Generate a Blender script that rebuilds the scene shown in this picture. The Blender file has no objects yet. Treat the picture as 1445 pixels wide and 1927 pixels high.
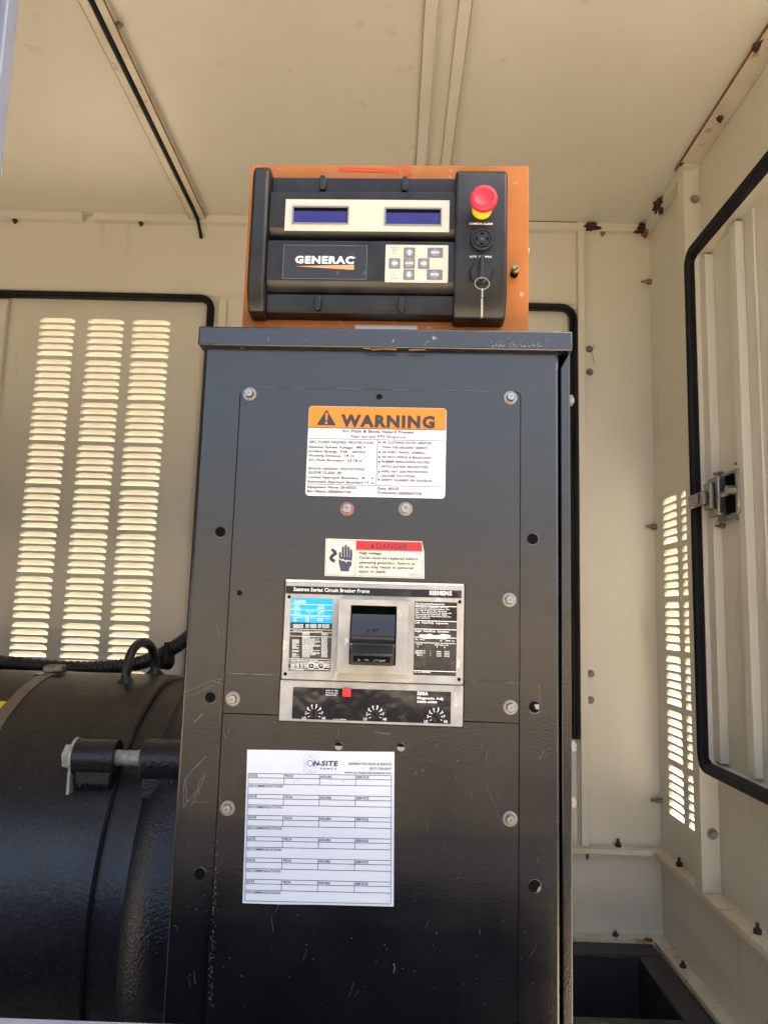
import bpy, bmesh, math, random
from mathutils import Vector, Matrix
R_ = math.radians
rnd = random.Random(7)
SC = bpy.context.scene
COL = SC.collection

# ------------------------------------------------------------------ camera
F, PITCH, ROLL, YAW, YC = 1416.60, 0.135375616, -0.028629101, -0.013355637, -0.0248006
W0, H0 = 1445.0, 1927.0
cp, sp, cr, sr, cw, sw = math.cos(PITCH), math.sin(PITCH), math.cos(ROLL), math.sin(ROLL), math.cos(YAW), math.sin(YAW)
RW2C = (Matrix(((cr, -sr, 0), (sr, cr, 0), (0, 0, 1))) @ Matrix(((1, 0, 0), (0, cp, sp), (0, -sp, cp)))
        @ Matrix(((1, 0, 0), (0, 0, 1), (0, -1, 0))) @ Matrix(((cw, -sw, 0), (sw, cw, 0), (0, 0, 1))))
cam = bpy.data.cameras.new("Camera")
camo = bpy.data.objects.new("Camera", cam); COL.objects.link(camo); SC.camera = camo
cam.sensor_fit = 'HORIZONTAL'; cam.sensor_width = 36.0; cam.lens = F / W0 * 36.0
cam.clip_start = 0.01; cam.clip_end = 1000
camo.matrix_world = RW2C.transposed().to_4x4()

# ------------------------------------------------------------------ sky, sun, exposure
SUN_EL, SUN_AZ = R_(60), R_(80)          # behind the enclosure, to the right
world = bpy.data.worlds.new("World"); SC.world = world; world.use_nodes = True
wn = world.node_tree; bg = wn.nodes["Background"]
sky = wn.nodes.new("ShaderNodeTexSky"); sky.sky_type = 'NISHITA'; sky.sun_disc = False
sky.sun_elevation = SUN_EL; sky.sun_rotation = SUN_AZ; sky.dust_density = 7.0; sky.air_density = 0.8; sky.ozone_density = 0.2
wn.links.new(sky.outputs[0], bg.inputs[0]); bg.inputs[1].default_value = 0.15
sd = Vector((math.cos(SUN_EL) * math.sin(SUN_AZ), math.cos(SUN_EL) * math.cos(SUN_AZ), math.sin(SUN_EL)))
sl = bpy.data.lights.new("Sun", 'SUN'); sl.energy = 5.0; sl.angle = R_(0.5); sl.color = (1.0, 0.95, 0.86)
so = bpy.data.objects.new("Sun", sl); COL.objects.link(so); so.rotation_euler = sd.to_track_quat('Z', 'Y').to_euler()
so.location = sd * 20
vs = SC.view_settings
vs.view_transform = 'Standard'; vs.look = 'None'; vs.gamma = 1; vs.use_curve_mapping = False
vs.exposure = 2.48
SC.cycles.max_bounces = 10; SC.cycles.diffuse_bounces = 7; SC.cycles.use_denoising = True
SC.cycles.sample_clamp_indirect = 6

# ------------------------------------------------------------------ materials
def mat(name, col, rough=0.5, metal=0.0, bump=None, spots=None, tint=None, rust=None, coat=0, spec=0.5, rv=(14, 0.06, 0.08), stint=None):
    """bump=(scale,strength,dist) spots=[(col,scale,threshold,soft,seed)] tint=(col,scale,amount)"""
    m = bpy.data.materials.new(name); m.use_nodes = True
    nt = m.node_tree; N = nt.nodes; L = nt.links
    b = N["Principled BSDF"]
    b.inputs["Roughness"].default_value = rough; b.inputs["Metallic"].default_value = metal
    b.inputs["Coat Weight"].default_value = coat; b.inputs["Specular IOR Level"].default_value = spec
    if stint: b.inputs['Specular Tint'].default_value = (*stint, 1)
    tc = N.new("ShaderNodeTexCoord")
    def noise(scale, detail=3, seed=0, rg=0.55, stretch=None):
        mp = N.new("ShaderNodeMapping"); mp.inputs["Location"].default_value = (seed * 3.7, seed * 1.3, seed * 2.1)
        if stretch: mp.inputs["Scale"].default_value = stretch
        L.new(tc.outputs["Object"], mp.inputs[0])
        n = N.new("ShaderNodeTexNoise"); n.inputs["Scale"].default_value = scale; n.inputs["Detail"].default_value = detail
        n.inputs["Roughness"].default_value = rg; L.new(mp.outputs[0], n.inputs["Vector"]); return n.outputs[0]
    def ramp(src, lo, hi, to_min=0, to_max=1):
        r = N.new("ShaderNodeMapRange"); r.inputs[1].default_value = lo; r.inputs[2].default_value = hi
        r.inputs[3].default_value = to_min; r.inputs[4].default_value = to_max
        L.new(src, r.inputs[0]); return r.outputs[0]
    def mixc(fac, a, bcol):
        x = N.new("ShaderNodeMix"); x.data_type = 'RGBA'
        L.new(fac, x.inputs[0])
        if isinstance(a, tuple): x.inputs[6].default_value = (*a, 1)
        else: L.new(a, x.inputs[6])
        x.inputs[7].default_value = (*bcol, 1); return x.outputs[2]
    c = tuple(col)
    if tint:
        c = mixc(ramp(noise(tint[1], 4, 5), 0.35, 0.68, 0, tint[2]), c, tint[0])
    for s in (spots or []):
        sc_col, scale, th, soft, seed = s[:5]
        st = s[5] if len(s) > 5 else None
        c = mixc(ramp(noise(scale, 3, seed, stretch=st), th, th + soft), c, sc_col)
    if isinstance(c, tuple): b.inputs["Base Color"].default_value = (*c, 1)
    else: L.new(c, b.inputs["Base Color"])
    if bump:
        bn = N.new("ShaderNodeBump"); bn.inputs["Strength"].default_value = bump[1]; bn.inputs["Distance"].default_value = bump[2]
        L.new(noise(bump[0], 2, 9), bn.inputs["Height"]); L.new(bn.outputs[0], b.inputs["Normal"])
    rr = ramp(noise(rv[0], 5, 3, 0.62), 0.3, 0.7, max(0.02, rough - rv[1]), min(1, rough + rv[2]))
    L.new(rr, b.inputs["Roughness"])
    return m

RUST = (0.13, 0.05, 0.02)
M = {}
M['cream'] = mat('cream_paint', (0.63, 0.60, 0.51), 0.42, bump=(4, 0.35, 0.02), tint=((0.585, 0.55, 0.46), 3.0, 0.6),
                 spots=[((0.10, 0.08, 0.06), 85, 0.770, 0.02, 2), ((0.45, 0.36, 0.22), 160, 0.745, 0.03, 4), ((0.47, 0.40, 0.27), 16, 0.66, 0.2, 7, (1, 1, 0.12))])
M['cream_clean'] = mat('cream_louvre_paint', (0.60, 0.575, 0.48), 0.5)
M['cream_rust'] = mat('cream_paint_rusting', (0.635, 0.60, 0.50), 0.5, tint=((0.55, 0.47, 0.33), 9, 0.9),
                      spots=[((0.42, 0.25, 0.10), 26, 0.60, 0.14, 6), ((0.35, 0.17, 0.06), 170, 0.66, 0.05, 2), ((0.12, 0.06, 0.04), 60, 0.74, 0.02, 3)])
M['rust'] = mat('rust', RUST, 0.9, bump=(300, 0.4, 0.001), tint=((0.30, 0.13, 0.05), 60, 0.8))
M['dark_rust'] = mat('blackened_rust', (0.022, 0.014, 0.012), 0.95, bump=(300, 0.6, 0.002), tint=((0.10, 0.045, 0.03), 60, 0.8))
M['powder'] = mat('black_powder_coat', (0.0036, 0.0039, 0.0060), 0.20, spec=1.0, stint=(1.0, 0.93, 0.80), rv=(9, 0.03, 0.08), bump=(580, 0.36, 0.0005), tint=((0.0050, 0.0050, 0.0065), 7, 0.8),
                  spots=[((0.16, 0.16, 0.15), 330, 0.80, 0.03, 1), ((0.11, 0.11, 0.11), 40, 0.80, 0.05, 8)])
M['powder_chip'] = mat('black_powder_coat_scuffed', (0.006, 0.0065, 0.009), 0.20, spec=1.0, stint=(1.0, 0.94, 0.84), rv=(9, 0.04, 0.10), bump=(620, 0.30, 0.0005),
                  spots=[((0.22, 0.23, 0.26), 90, 0.68, 0.09, 3), ((0.20, 0.20, 0.20), 300, 0.72, 0.03, 1)])
M['scratch'] = mat('scratch_pale', (0.115, 0.112, 0.105), 0.8)
M['plastic'] = mat('black_plastic', (0.006, 0.006, 0.006), 0.36, spec=0.38, stint=(1.0, 0.95, 0.85), bump=(900, 0.16, 0.0004), tint=((0.022, 0.022, 0.024), 30, 0.7),
                   spots=[((0.20, 0.19, 0.17), 210, 0.80, 0.03, 1)])
M['gloss_black'] = mat('gloss_black_plastic', (0.010, 0.010, 0.011), 0.14, bump=(40, 0.25, 0.002))
M['orange'] = mat('orange_paint', (0.41, 0.130, 0.020), 0.5, spec=0.25, bump=(60, 0.08, 0.002), tint=((0.47, 0.17, 0.045), 14, 0.9),
                  spots=[((0.78, 0.42, 0.2), 75, 0.66, 0.12, 1), ((0.80, 0.72, 0.6), 230, 0.775, 0.03, 6), ((0.07, 0.03, 0.02), 120, 0.80, 0.02, 9)])
M['crayon'] = mat('red_crayon', (0.62, 0.07, 0.018), 0.7)
M['ivory'] = mat('ivory_faceplate', (0.47, 0.445, 0.34), 0.45, spots=[((0.25, 0.2, 0.14), 160, 0.80, 0.02, 2)])
M['lcd'] = mat('blue_display', (0.012, 0.008, 0.105), 0.16, tint=((0.018, 0.012, 0.14), 60, 0.8), spots=[((0.08, 0.08, 0.16), 300, 0.70, 0.06, 3)])
M['bezel'] = mat('grey_bezel', (0.16, 0.165, 0.17), 0.45)
M['key_grey'] = mat('grey_keypad', (0.12, 0.125, 0.13), 0.5)
M['key_disc'] = mat('grey_keypad_disc', (0.19, 0.195, 0.20), 0.5)
M['white'] = mat('white_print', (0.80, 0.80, 0.78), 0.5)
M['grey_print'] = mat('grey_print', (0.20, 0.19, 0.17), 0.6)
M['orange_print'] = mat('orange_print', (0.75, 0.26, 0.09), 0.5)
M['badge'] = mat('badge_black', (0.016, 0.016, 0.016), 0.26, stint=(1.0, 0.92, 0.78), bump=(30, 0.2, 0.002), spots=[((0.05, 0.05, 0.048), 60, 0.62, 0.08, 2)])
M['red'] = mat('red_mushroom', (0.52, 0.012, 0.026), 0.42)
M['yellow'] = mat('yellow_ring', (0.66, 0.50, 0.02), 0.45)
M['brass'] = mat('brass_screw', (0.40, 0.27, 0.12), 0.35, metal=1, spots=[((0.06, 0.04, 0.03), 300, 0.55, 0.1, 2)])
M['zinc'] = mat('zinc_plate', (0.38, 0.37, 0.35), 0.30, metal=0.9, bump=(500, 0.2, 0.0004), tint=((0.42, 0.38, 0.30), 60, 0.6))
M['washer'] = mat('galvanised_washer', (0.22, 0.215, 0.20), 0.55, metal=0.35, tint=((0.28, 0.25, 0.21), 120, 0.7))
M['washer_red'] = mat('rusty_washer', (0.20, 0.055, 0.035), 0.7, tint=((0.40, 0.25, 0.2), 160, 0.7))
M['hex_side_shade'] = mat('bolt_flank_shade', (0.10, 0.085, 0.065), 0.4, metal=0.8)  # shade on the bolt flanks put into the colour so hex heads stand out
M['dark_bolt'] = mat('dirty_bolt', (0.16, 0.14, 0.11), 0.5, metal=0.5, tint=((0.30, 0.27, 0.21), 200, 0.8))
M['stainless'] = mat('stainless_latch', (0.36, 0.34, 0.30), 0.30, metal=1, tint=((0.25, 0.23, 0.20), 30, 0.8))
M['label_white'] = mat('label_white', (0.56, 0.57, 0.58), 0.35)
M['paper'] = mat('paper_sheet', (0.50, 0.53, 0.565), 0.55, bump=(40, 0.05, 0.002))
M['label_cream'] = mat('label_cream', (0.54, 0.51, 0.40), 0.35)
M['label_orange'] = mat('label_orange', (0.66, 0.17, 0.003), 0.35)
M['label_red'] = mat('label_red', (0.50, 0.010, 0.018), 0.4)
M['ink'] = mat('dark_ink', (0.022, 0.021, 0.023), 0.5)
M['ink_blue'] = mat('navy_ink', (0.035, 0.035, 0.07), 0.5)
M['logo_blue'] = mat('logo_blue', (0.02, 0.20, 0.52), 0.5)
M['logo_cyan'] = mat('logo_pale_blue', (0.03, 0.32, 0.62), 0.5)
M['sky_label'] = mat('cyan_label', (0.0, 0.34, 0.72), 0.35)
M['breaker'] = mat('breaker_grey', (0.25, 0.245, 0.225), 0.42, bump=(25, 0.05, 0.002), tint=((0.38, 0.355, 0.30), 45, 0.8),
                   spots=[((0.62, 0.58, 0.48), 70, 0.66, 0.08, 3, (1, 1, 0.6))])
M['breaker_face'] = mat('breaker_black_film', (0.010, 0.009, 0.010), 0.14, bump=(32, 0.30, 0.003), spots=[((0.035, 0.033, 0.03), 90, 0.62, 0.10, 4)])
M['breaker_red'] = mat('trip_red', (0.72, 0.02, 0.03), 0.4)
M['hole'] = mat('hole_black', (0.002, 0.002, 0.002), 0.9, spec=0.1)
M['rubber'] = mat('black_rubber', (0.004, 0.004, 0.006), 0.5, bump=(60, 0.1, 0.002), spec=0.25)
M['conduit'] = mat('black_conduit', (0.010, 0.010, 0.012), 0.42)
M['alternator'] = mat('black_alternator_paint', (0.0055, 0.0062, 0.0095), 0.38, bump=(190, 0.35, 0.0016), tint=((0.014, 0.0135, 0.0135), 8, 0.9),
                      spots=[((0.024, 0.023, 0.022), 130, 0.53, 0.16, 1, (1, 1, 1.4)), ((0.08, 0.075, 0.07), 190, 0.66, 0.08, 4), ((0.12, 0.03, 0.015), 30, 0.80, 0.03, 8)])
M['casting'] = mat('black_rough_casting', (0.008, 0.009, 0.014), 0.32, bump=(230, 0.55, 0.0028))
M['strap'] = mat('dull_steel_strap', (0.20, 0.18, 0.15), 0.42, metal=0.6, tint=((0.12, 0.11, 0.09), 20, 0.7))
M['rod'] = mat('galvanised_rod', (0.46, 0.45, 0.40), 0.6, metal=0.3, bump=(180, 0.5, 0.002), tint=((0.25, 0.24, 0.21), 120, 0.8))
M['skid'] = mat('black_skid_paint', (0.022, 0.022, 0.026), 0.5, bump=(120, 0.1, 0.001), spots=[((0.10, 0.09, 0.08), 200, 0.77, 0.03, 2)])
M['post_steel'] = mat('blue_grey_frame_paint', (0.13, 0.145, 0.19), 0.5, tint=((0.10, 0.11, 0.15), 40, 0.8))
M['ground'] = mat('dry_gravel', (0.42, 0.34, 0.235), 0.95, spec=0.05, bump=(30, 0.5, 0.02), tint=((0.28, 0.24, 0.18), 12, 0.9), spots=[((0.16, 0.13, 0.10), 45, 0.60, 0.1, 2)])

# ------------------------------------------------------------------ mesh builder
class MB:
    def __init__(self): self.v = []; self.f = []; self.mi = []; self.m = 0
    def add(self, vs, fs):
        o = len(self.v); self.v += [tuple(p) for p in vs]; self.f += [tuple(i + o for i in f) for f in fs]; self.mi += [self.m] * len(fs); return self
    def box(self, x0, x1, y0, y1, z0, z1):
        return self.add([(x0, y0, z0), (x1, y0, z0), (x1, y1, z0), (x0, y1, z0), (x0, y0, z1), (x1, y0, z1), (x1, y1, z1), (x0, y1, z1)],
                        [(0, 3, 2, 1), (4, 5, 6, 7), (0, 1, 5, 4), (1, 2, 6, 5), (2, 3, 7, 6), (3, 0, 4, 7)])
    def prism(self, pts, y0, y1):
        """outline in x,z counter-clockwise seen from -y; extruded y0(front)..y1"""
        n = len(pts)
        vs = [(x, y0, z) for x, z in pts] + [(x, y1, z) for x, z in pts]
        fs = [tuple(range(n)), tuple(range(2 * n - 1, n - 1, -1))] + [((i + 1) % n, i, i + n, (i + 1) % n + n) for i in range(n)]
        return self.add(vs, fs)
    def prism_x(self, pts, x0, x1):
        """outline in y,z, extruded along x"""
        n = len(pts)
        vs = [(x0, y, z) for y, z in pts] + [(x1, y, z) for y, z in pts]
        return self.add(vs, [tuple(range(n)), tuple(range(2 * n - 1, n - 1, -1))] + [((i + 1) % n, i, i + n, (i + 1) % n + n) for i in range(n)])
    def cyl(self, p0, p1, r0, r1=None, n=24, caps=True, off=0.0):
        r1 = r0 if r1 is None else r1
        p0 = Vector(p0); p1 = Vector(p1); d = (p1 - p0).normalized()
        a = d.orthogonal().normalized(); b = d.cross(a)
        vs = []
        for p, r in ((p0, r0), (p1, r1)):
            for i in range(n):
                t = 2 * math.pi * i / n + off
                vs.append(p + a * (r * math.cos(t)) + b * (r * math.sin(t)))
        fs = [(i, (i + 1) % n, (i + 1) % n + n, i + n) for i in range(n)]
        if caps: fs += [tuple(range(n - 1, -1, -1)), tuple(range(n, 2 * n))]
        return self.add(vs, fs)
    def lathe(self, p, d, prof, n=48, a0=0, a1=360):
        """profile [(along, radius)] about axis through p in direction d"""
        p = Vector(p); d = Vector(d).normalized(); a = d.orthogonal().normalized(); b = d.cross(a)
        k = len(prof); vs = []
        for i in range(n):
            t = 2 * math.pi * i / n
            for s, r in prof: vs.append(p + d * s + a * (r * math.cos(t)) + b * (r * math.sin(t)))
        fs = []
        for i in range(n):
            j = (i + 1) % n
            for q in range(k - 1): fs.append((i * k + q, j * k + q, j * k + q + 1, i * k + q + 1))
        return self.add(vs, fs)
    def tube(self, pts, r, n=10, closed=False):
        pts = [Vector(p) for p in pts]; k = len(pts); vs = []; prev = None
        rs = r if isinstance(r, (list, tuple)) else [r] * k
        for i, p in enumerate(pts):
            if closed: d = pts[(i + 1) % k] - pts[i - 1]
            else: d = pts[min(i + 1, k - 1)] - pts[max(i - 1, 0)]
            d.normalize()
            a = d.orthogonal().normalized() if prev is None else (prev - d * prev.dot(d)).normalized()
            prev = a; b = d.cross(a)
            for j in range(n):
                t = 2 * math.pi * j / n; vs.append(p + a * (rs[i] * math.cos(t)) + b * (rs[i] * math.sin(t)))
        fs = []
        for i in range(k if closed else k - 1):
            i2 = (i + 1) % k
            for j in range(n): fs.append((i * n + j, i * n + (j + 1) % n, i2 * n + (j + 1) % n, i2 * n + j))
        if not closed: fs += [tuple(range(n - 1, -1, -1)), tuple(range((k - 1) * n, k * n))]
        return self.add(vs, fs)
    def sweep(self, pts, sect, closed=False, nrm=(0, -1, 0)):
        """sweep rectangular-ish section [(side, out)] along pts lying in plane with normal nrm"""
        nrm = Vector(nrm); pts = [Vector(p) for p in pts]; k = len(pts); n = len(sect); vs = []
        for i, p in enumerate(pts):
            d1 = (pts[(i + 1) % k] - p) if (closed or i < k - 1) else (p - pts[i - 1])
            d0 = (p - pts[i - 1]) if (closed or i > 0) else d1
            d = (d0.normalized() + d1.normalized()).normalized(); s = d.cross(nrm)
            for u, o in sect: vs.append(p + s * u + nrm * o)
        fs = []
        for i in range(k if closed else k - 1):
            i2 = (i + 1) % k
            for j in range(n): fs.append((i * n + j, i * n + (j + 1) % n, i2 * n + (j + 1) % n, i2 * n + j))
        if not closed: fs += [tuple(range(n - 1, -1, -1)), tuple(range((k - 1) * n, k * n))]
        return self.add(vs, fs)
    def line(self, pts, w, y, x=None):
        """flat strip polyline in the plane y=const (facing -y)"""
        for (xa, za), (xb, zb) in zip(pts[:-1], pts[1:]):
            d = Vector((xb - xa, zb - za)); l = d.length
            if l < 1e-9: continue
            d /= l; nx, nz = -d.y * w / 2, d.x * w / 2
            ex, ez = d.x * w * .3, d.y * w * .3
            self.add([(xa - nx - ex, y, za - nz - ez), (xb - nx + ex, y, zb - nz + ez), (xb + nx + ex, y, zb + nz + ez), (xa + nx - ex, y, za + nz - ez)], [(0, 1, 2, 3)])
        return self
    def flat(self, pts, y): return self.add([(x, y, z) for x, z in pts], [tuple(range(len(pts)))])
    def rect(self, x0, x1, z0, z1, y): return self.flat([(x0, z0), (x1, z0), (x1, z1), (x0, z1)], y)
    def disc(self, x, z, r, y, n=20): return self.flat([(x + r * math.cos(2 * math.pi * i / n), z + r * math.sin(2 * math.pi * i / n)) for i in range(n)], y)
    def build(self, name, mats, parent=None, off=(0, 0, 0), bev=0, smooth=35, seg=2):
        me = bpy.data.meshes.new(name); me.from_pydata(self.v, [], self.f)
        if not isinstance(mats, (list, tuple)): mats = [mats]
        for m in mats: me.materials.append(m)
        me.polygons.foreach_set('material_index', self.mi)
        bm = bmesh.new(); bm.from_mesh(me); bmesh.ops.recalc_face_normals(bm, faces=bm.faces) if not getattr(self, 'keep', False) else None
        bm.to_mesh(me); bm.free()
        me.polygons.foreach_set('use_smooth', [True] * len(me.polygons))
        me.set_sharp_from_angle(angle=R_(smooth)); me.update()
        o = bpy.data.objects.new(name, me); COL.objects.link(o)
        if parent: o.parent = parent
        o.location = off
        if bev:
            b = o.modifiers.new('bevel', 'BEVEL'); b.width = bev; b.segments = seg; b.limit_method = 'ANGLE'; b.angle_limit = R_(40); b.harden_normals = False
        return o

# text -> polygons
_cache = {}
def glyphs(s, bold):
    key = (s, bold)
    if key in _cache: return _cache[key]
    cu = bpy.data.curves.new('t', 'FONT'); cu.body = s; cu.size = 1; cu.resolution_u = 2; cu.offset = bold; cu.space_character = 1.0 + max(0, bold) * 2.2 + 0.06; cu.fill_mode = 'FRONT'
    ob = bpy.data.objects.new('t', cu); COL.objects.link(ob)
    dg = bpy.context.evaluated_depsgraph_get(); me = bpy.data.meshes.new_from_object(ob.evaluated_get(dg))
    vs = [(v.co.x, v.co.y) for v in me.vertices]; fs = [tuple(p.vertices) for p in me.polygons]
    bpy.data.objects.remove(ob); bpy.data.curves.remove(cu); bpy.data.meshes.remove(me)
    _cache[key] = (vs, fs); return vs, fs
_h = glyphs('H', 0)[0]; CAP = max(v[1] for v in _h)
def text(mb, s, x, z, width, cap, y, ang=0.0, bold=0.0, shear=0.0, align='L'):
    vs, fs = glyphs(s, bold)
    if not vs: return
    x0 = min(v[0] for v in vs); x1 = max(v[0] for v in vs)
    ky = cap / CAP; kx = (width / (x1 - x0)) if width else ky
    wd = (x1 - x0) * kx
    sh = {'L': 0, 'C': -wd / 2, 'R': -wd}[align]
    ca, sa = math.cos(ang), math.sin(ang); out = []
    for vx, vy in vs:
        u = (vx - x0) * kx + sh + shear * vy * ky; w = vy * ky
        out.append((x + u * ca - w * sa, y, z + u * sa + w * ca))
    mb.add(out, fs)

# ------------------------------------------------------------------ things
def tag(o, label=None, cat=None, group=None, kind=None):
    if label: o['label'] = label
    if cat: o['category'] = cat
    if group: o['group'] = group
    if kind: o['kind'] = kind
    return o
def thing(name, label, cat, loc, rz=0, group=None):
    o = bpy.data.objects.new(name, None); COL.objects.link(o); o.location = loc; o.rotation_euler = (0, 0, rz)
    o.empty_display_size = 0.05
    return tag(o, label, cat, group)

# frame of the cabinet front: x right, y away from the viewer, z up, origin at eye height on the front
D0 = 0.80
NC = Vector((-math.sin(YC), math.cos(YC), 0)); UC = Vector((math.cos(YC), math.sin(YC), 0))
def cabw(x, y, z): return UC * x + NC * (D0 + y) + Vector((0, 0, z))
def cab_thing(name, label, cat, base, group=None):
    t = thing(name, label, cat, cabw(*base), YC, group); return t, (-base[0], -base[1], -base[2])
RT = RW2C.transposed()
def uv(px, py, off=0.0):
    r = RT @ Vector(((px - W0 / 2) / F, -(py - H0 / 2) / F, -1)); r = r * ((D0 + off) / r.dot(NC))
    return r.dot(UC), r.z

# ================================================================== ground
g = MB(); g.add([(-150, -150, -1.45), (150, -150, -1.45), (150, 150, -1.45), (-150, 150, -1.45)], [(0, 1, 2, 3)])
tag(g.build('ground', M['ground']), kind='structure')
pb = MB(); pb.box(-3.4, 2.9, -1.3, 5.6, -1.449, -1.25)
tag(pb.build('bounce_pad', mat('concrete', (0.58, 0.50, 0.385), 0.95, spec=0.1, tint=((0.47, 0.41, 0.31), 6, 0.8))), 'unseen pale concrete pad added to bounce sunlight into the enclosure', 'concrete pad')  # unseen pad, added as a reflector to light the ceiling and louvres

dv = MB(); dv.box(-9.0, 9.0, -16, -1.31, -1.449, -1.4440)
tag(dv.build('dark_reflection_strip', mat('unseen_asphalt', (0.020, 0.020, 0.023), 0.95, spec=0.04, bump=(60, 0.5, 0.01), tint=((0.028, 0.027, 0.027), 5, 0.8))), kind='structure')  # unseen dark strip, added so the lower cabinet front reflects something dark
# ================================================================== enclosure
EB = (0.0, 1.4, -1.24)
enc = thing('generator_enclosure', 'cream painted sheet metal generator enclosure with louvres and black door seals', 'enclosure', EB)
EO = tuple(-c for c in EB)
def E(mb, name, m, parent=None, bev=0, **k): return mb.build(name, m, parent or enc, EO if parent is None else (0, 0, 0), bev, **k)

ZT = 1.267
b = MB(); b.box(-2.6, 0.86, 0.62, 2.36, ZT, ZT + 0.02); E(b, 'roof', M['cream'])
# rear wall plates
YB = 2.30
b = MB()
b.box(-2.6, 0.5625, YB, YB + 0.015, 0.985, ZT)
b.box(-0.600, -0.10, YB, YB + 0.015, -0.645, 0.9848)
b.box(-2.6, -1.33, YB, YB + 0.015, -0.645, 0.9848)
b.box(0.5627, 0.8148, YB, YB + 0.015, -0.645, ZT)
b.box(-2.6, 0.8148, YB + 0.0004, YB + 0.0154, -1.2, -0.6453)
E(b, 'rear_wall', M['cream'])
b = MB(); b.box(-2.6, 0.5580, YB - 0.004, YB - 0.0002, 0.998, 1.004)
b.box(-0.578, -0.552, YB - 0.012, YB - 0.0002, -0.64, 0.984); E(b, 'wall_trim', M['cream'], bev=0.001)
# top flange of the rear wall and side wall
b = MB(); b.box(-2.6, -1.035, YB - 0.026, YB - 0.0003, 1.240, ZT - 0.001); b.box(-1.000, 0.775, YB - 0.026, YB - 0.0003, 1.240, ZT - 0.001)
E(b, 'top_flange', M['cream'], bev=0.001)
b = MB(); b.box(0.777, 0.7997, 1.972, YB - 0.0004, 1.240, ZT - 0.001); E(b, 'top_flange', M['cream'], bev=0.001)
b = MB(); b.box(-2.6, 0.775, YB - 0.0275, YB - 0.0262, ZT - 0.0035, ZT - 0.0012); E(b, 'edge_bead', M['cream_rust'])
b = MB(); b.box(0.36, 0.5640, YB - 0.0283, YB - 0.0276, ZT - 0.0030, ZT - 0.0012); E(b, 'rust_line', M['rust'])
# rear post
b = MB(); b.box(0.565, 0.587, YB - 0.022, YB - 0.0003, -0.6445, 1.262); E(b, 'rear_post', M['cream'], bev=0.0015)
b = MB(); b.box(0.5885, 0.5905, YB - 0.006, YB - 0.0003, -0.643, 1.24); E(b, 'wall_trim', M['cream'])

# louvred sheet
def louvres(to3, u0, u1, w0, w1, cols, rows, h, depth):
    """sheet in (u,w) with pressed louvres opening downwards on the far side; one mesh"""
    mb = MB(); mb.keep = True
    def quad(a, b_, c, d): mb.add([to3(a, 0, c), to3(b_, 0, c), to3(b_, 0, d), to3(a, 0, d)], [(0, 1, 2, 3)])
    xs = [u0]
    for c0, c1 in cols: xs += [c0, c1]
    xs.append(u1)
    for i in range(0, len(xs), 2): quad(xs[i], xs[i + 1], w0, w1)
    for c0, c1 in cols:
        z = w1
        for top in rows:
            quad(c0, c1, top, z)
            nu, nv = 20, 7; vs = []
            for j in range(nv + 1):
                for i in range(nu + 1):
                    t = i / nu; t = 0.5 - 0.5 * math.cos(math.pi * t) if False else t
                    s = abs(2 * t - 1)
                    arch = (1 - s ** 7) ** 0.5 if s < 1 else 0      # rounded shoulders of the pressing
                    v = j / nv
                    q = max(0.0, (v - (1 - arch) * 0.95) / (1 - (1 - arch) * 0.95 + 1e-6))
                    side = min(1.0, (1 - s) * 9)
                    dd = depth * (q ** 0.75) * (side ** 0.5)
                    vs.append(to3(c0 + (c1 - c0) * t, dd, top - h * v))
            fs = [(j * (nu + 1) + i, (j + 1) * (nu + 1) + i, (j + 1) * (nu + 1) + i + 1, j * (nu + 1) + i + 1) for j in range(nv) for i in range(nu)]
            mb.m = 1; mb.add(vs, fs); mb.m = 0
            z = top - h
        quad(c0, c1, w0, z)
    return mb
def rows_of(top, n, pitch, group): return [top - g_ * group - k * pitch for g_ in range(n) for k in range(6)]

# left rear door with three columns of louvres
YD = YB + 0.018
rows = rows_of(0.921, 9, 0.0222, 0.1392)
lv = louvres(lambda u, d, w: (u, YD + d, w), -1.36, -0.585, -0.66, 1.02, [(-1.160, -1.046), (-1.004, -0.887), (-0.859, -0.737)], rows, 0.0152, 0.0165)
door = E(lv, 'rear_door', [M['cream'], M['cream_clean']])
b = MB(); b.box(-1.33, -1.262, YD - 0.02, YD - 0.0005, -0.64, 0.975); b.box(-0.628, -0.601, YD - 0.012, YD - 0.0005, -0.64, 0.975)
E(b, 'door_edge', M['cream'], door, bev=0.002)
# right rear door (behind the cabinet)
b = MB(); b.box(-0.12, 0.60, YD, YD + 0.01, -0.66, 1.02); b.box(0.528, 0.535, YD - 0.012, YD - 0.0004, -0.62, 0.965)
door2 = E(b, 'rear_door', M['cream'])
# seals
def rounded(corner_pts, r, n=8):
    out = []; P = [Vector(p) for p in corner_pts]
    for i, p in enumerate(P):
        if i == 0 or i == len(P) - 1: out.append(p); continue
        a = (P[i - 1] - p).normalized(); b_ = (P[i + 1] - p).normalized()
        s = p + a * r; e = p + b_ * r; c = s + b_ * r
        for k in range(n + 1):
            t = math.pi / 2 * k / n
            out.append(c - b_ * r * math.cos(t) - a * r * math.sin(t))
    return out
SECT = [(-0.011, 0), (-0.011, 0.013), (-0.0075, 0.019), (-0.003, 0.0175), (0, 0.020), (0.003, 0.0175), (0.0075, 0.019), (0.011, 0.013), (0.011, 0)]
b = MB(); b.sweep(rounded([(-1.32, YB - 0.0005, -0.6), (-1.32, YB - 0.0005, 0.988), (-0.603, YB - 0.0005, 0.988), (-0.603, YB - 0.0005, -0.6)], 0.035), SECT)
E(b, 'door_seal', M['rubber'], smooth=25)
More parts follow.
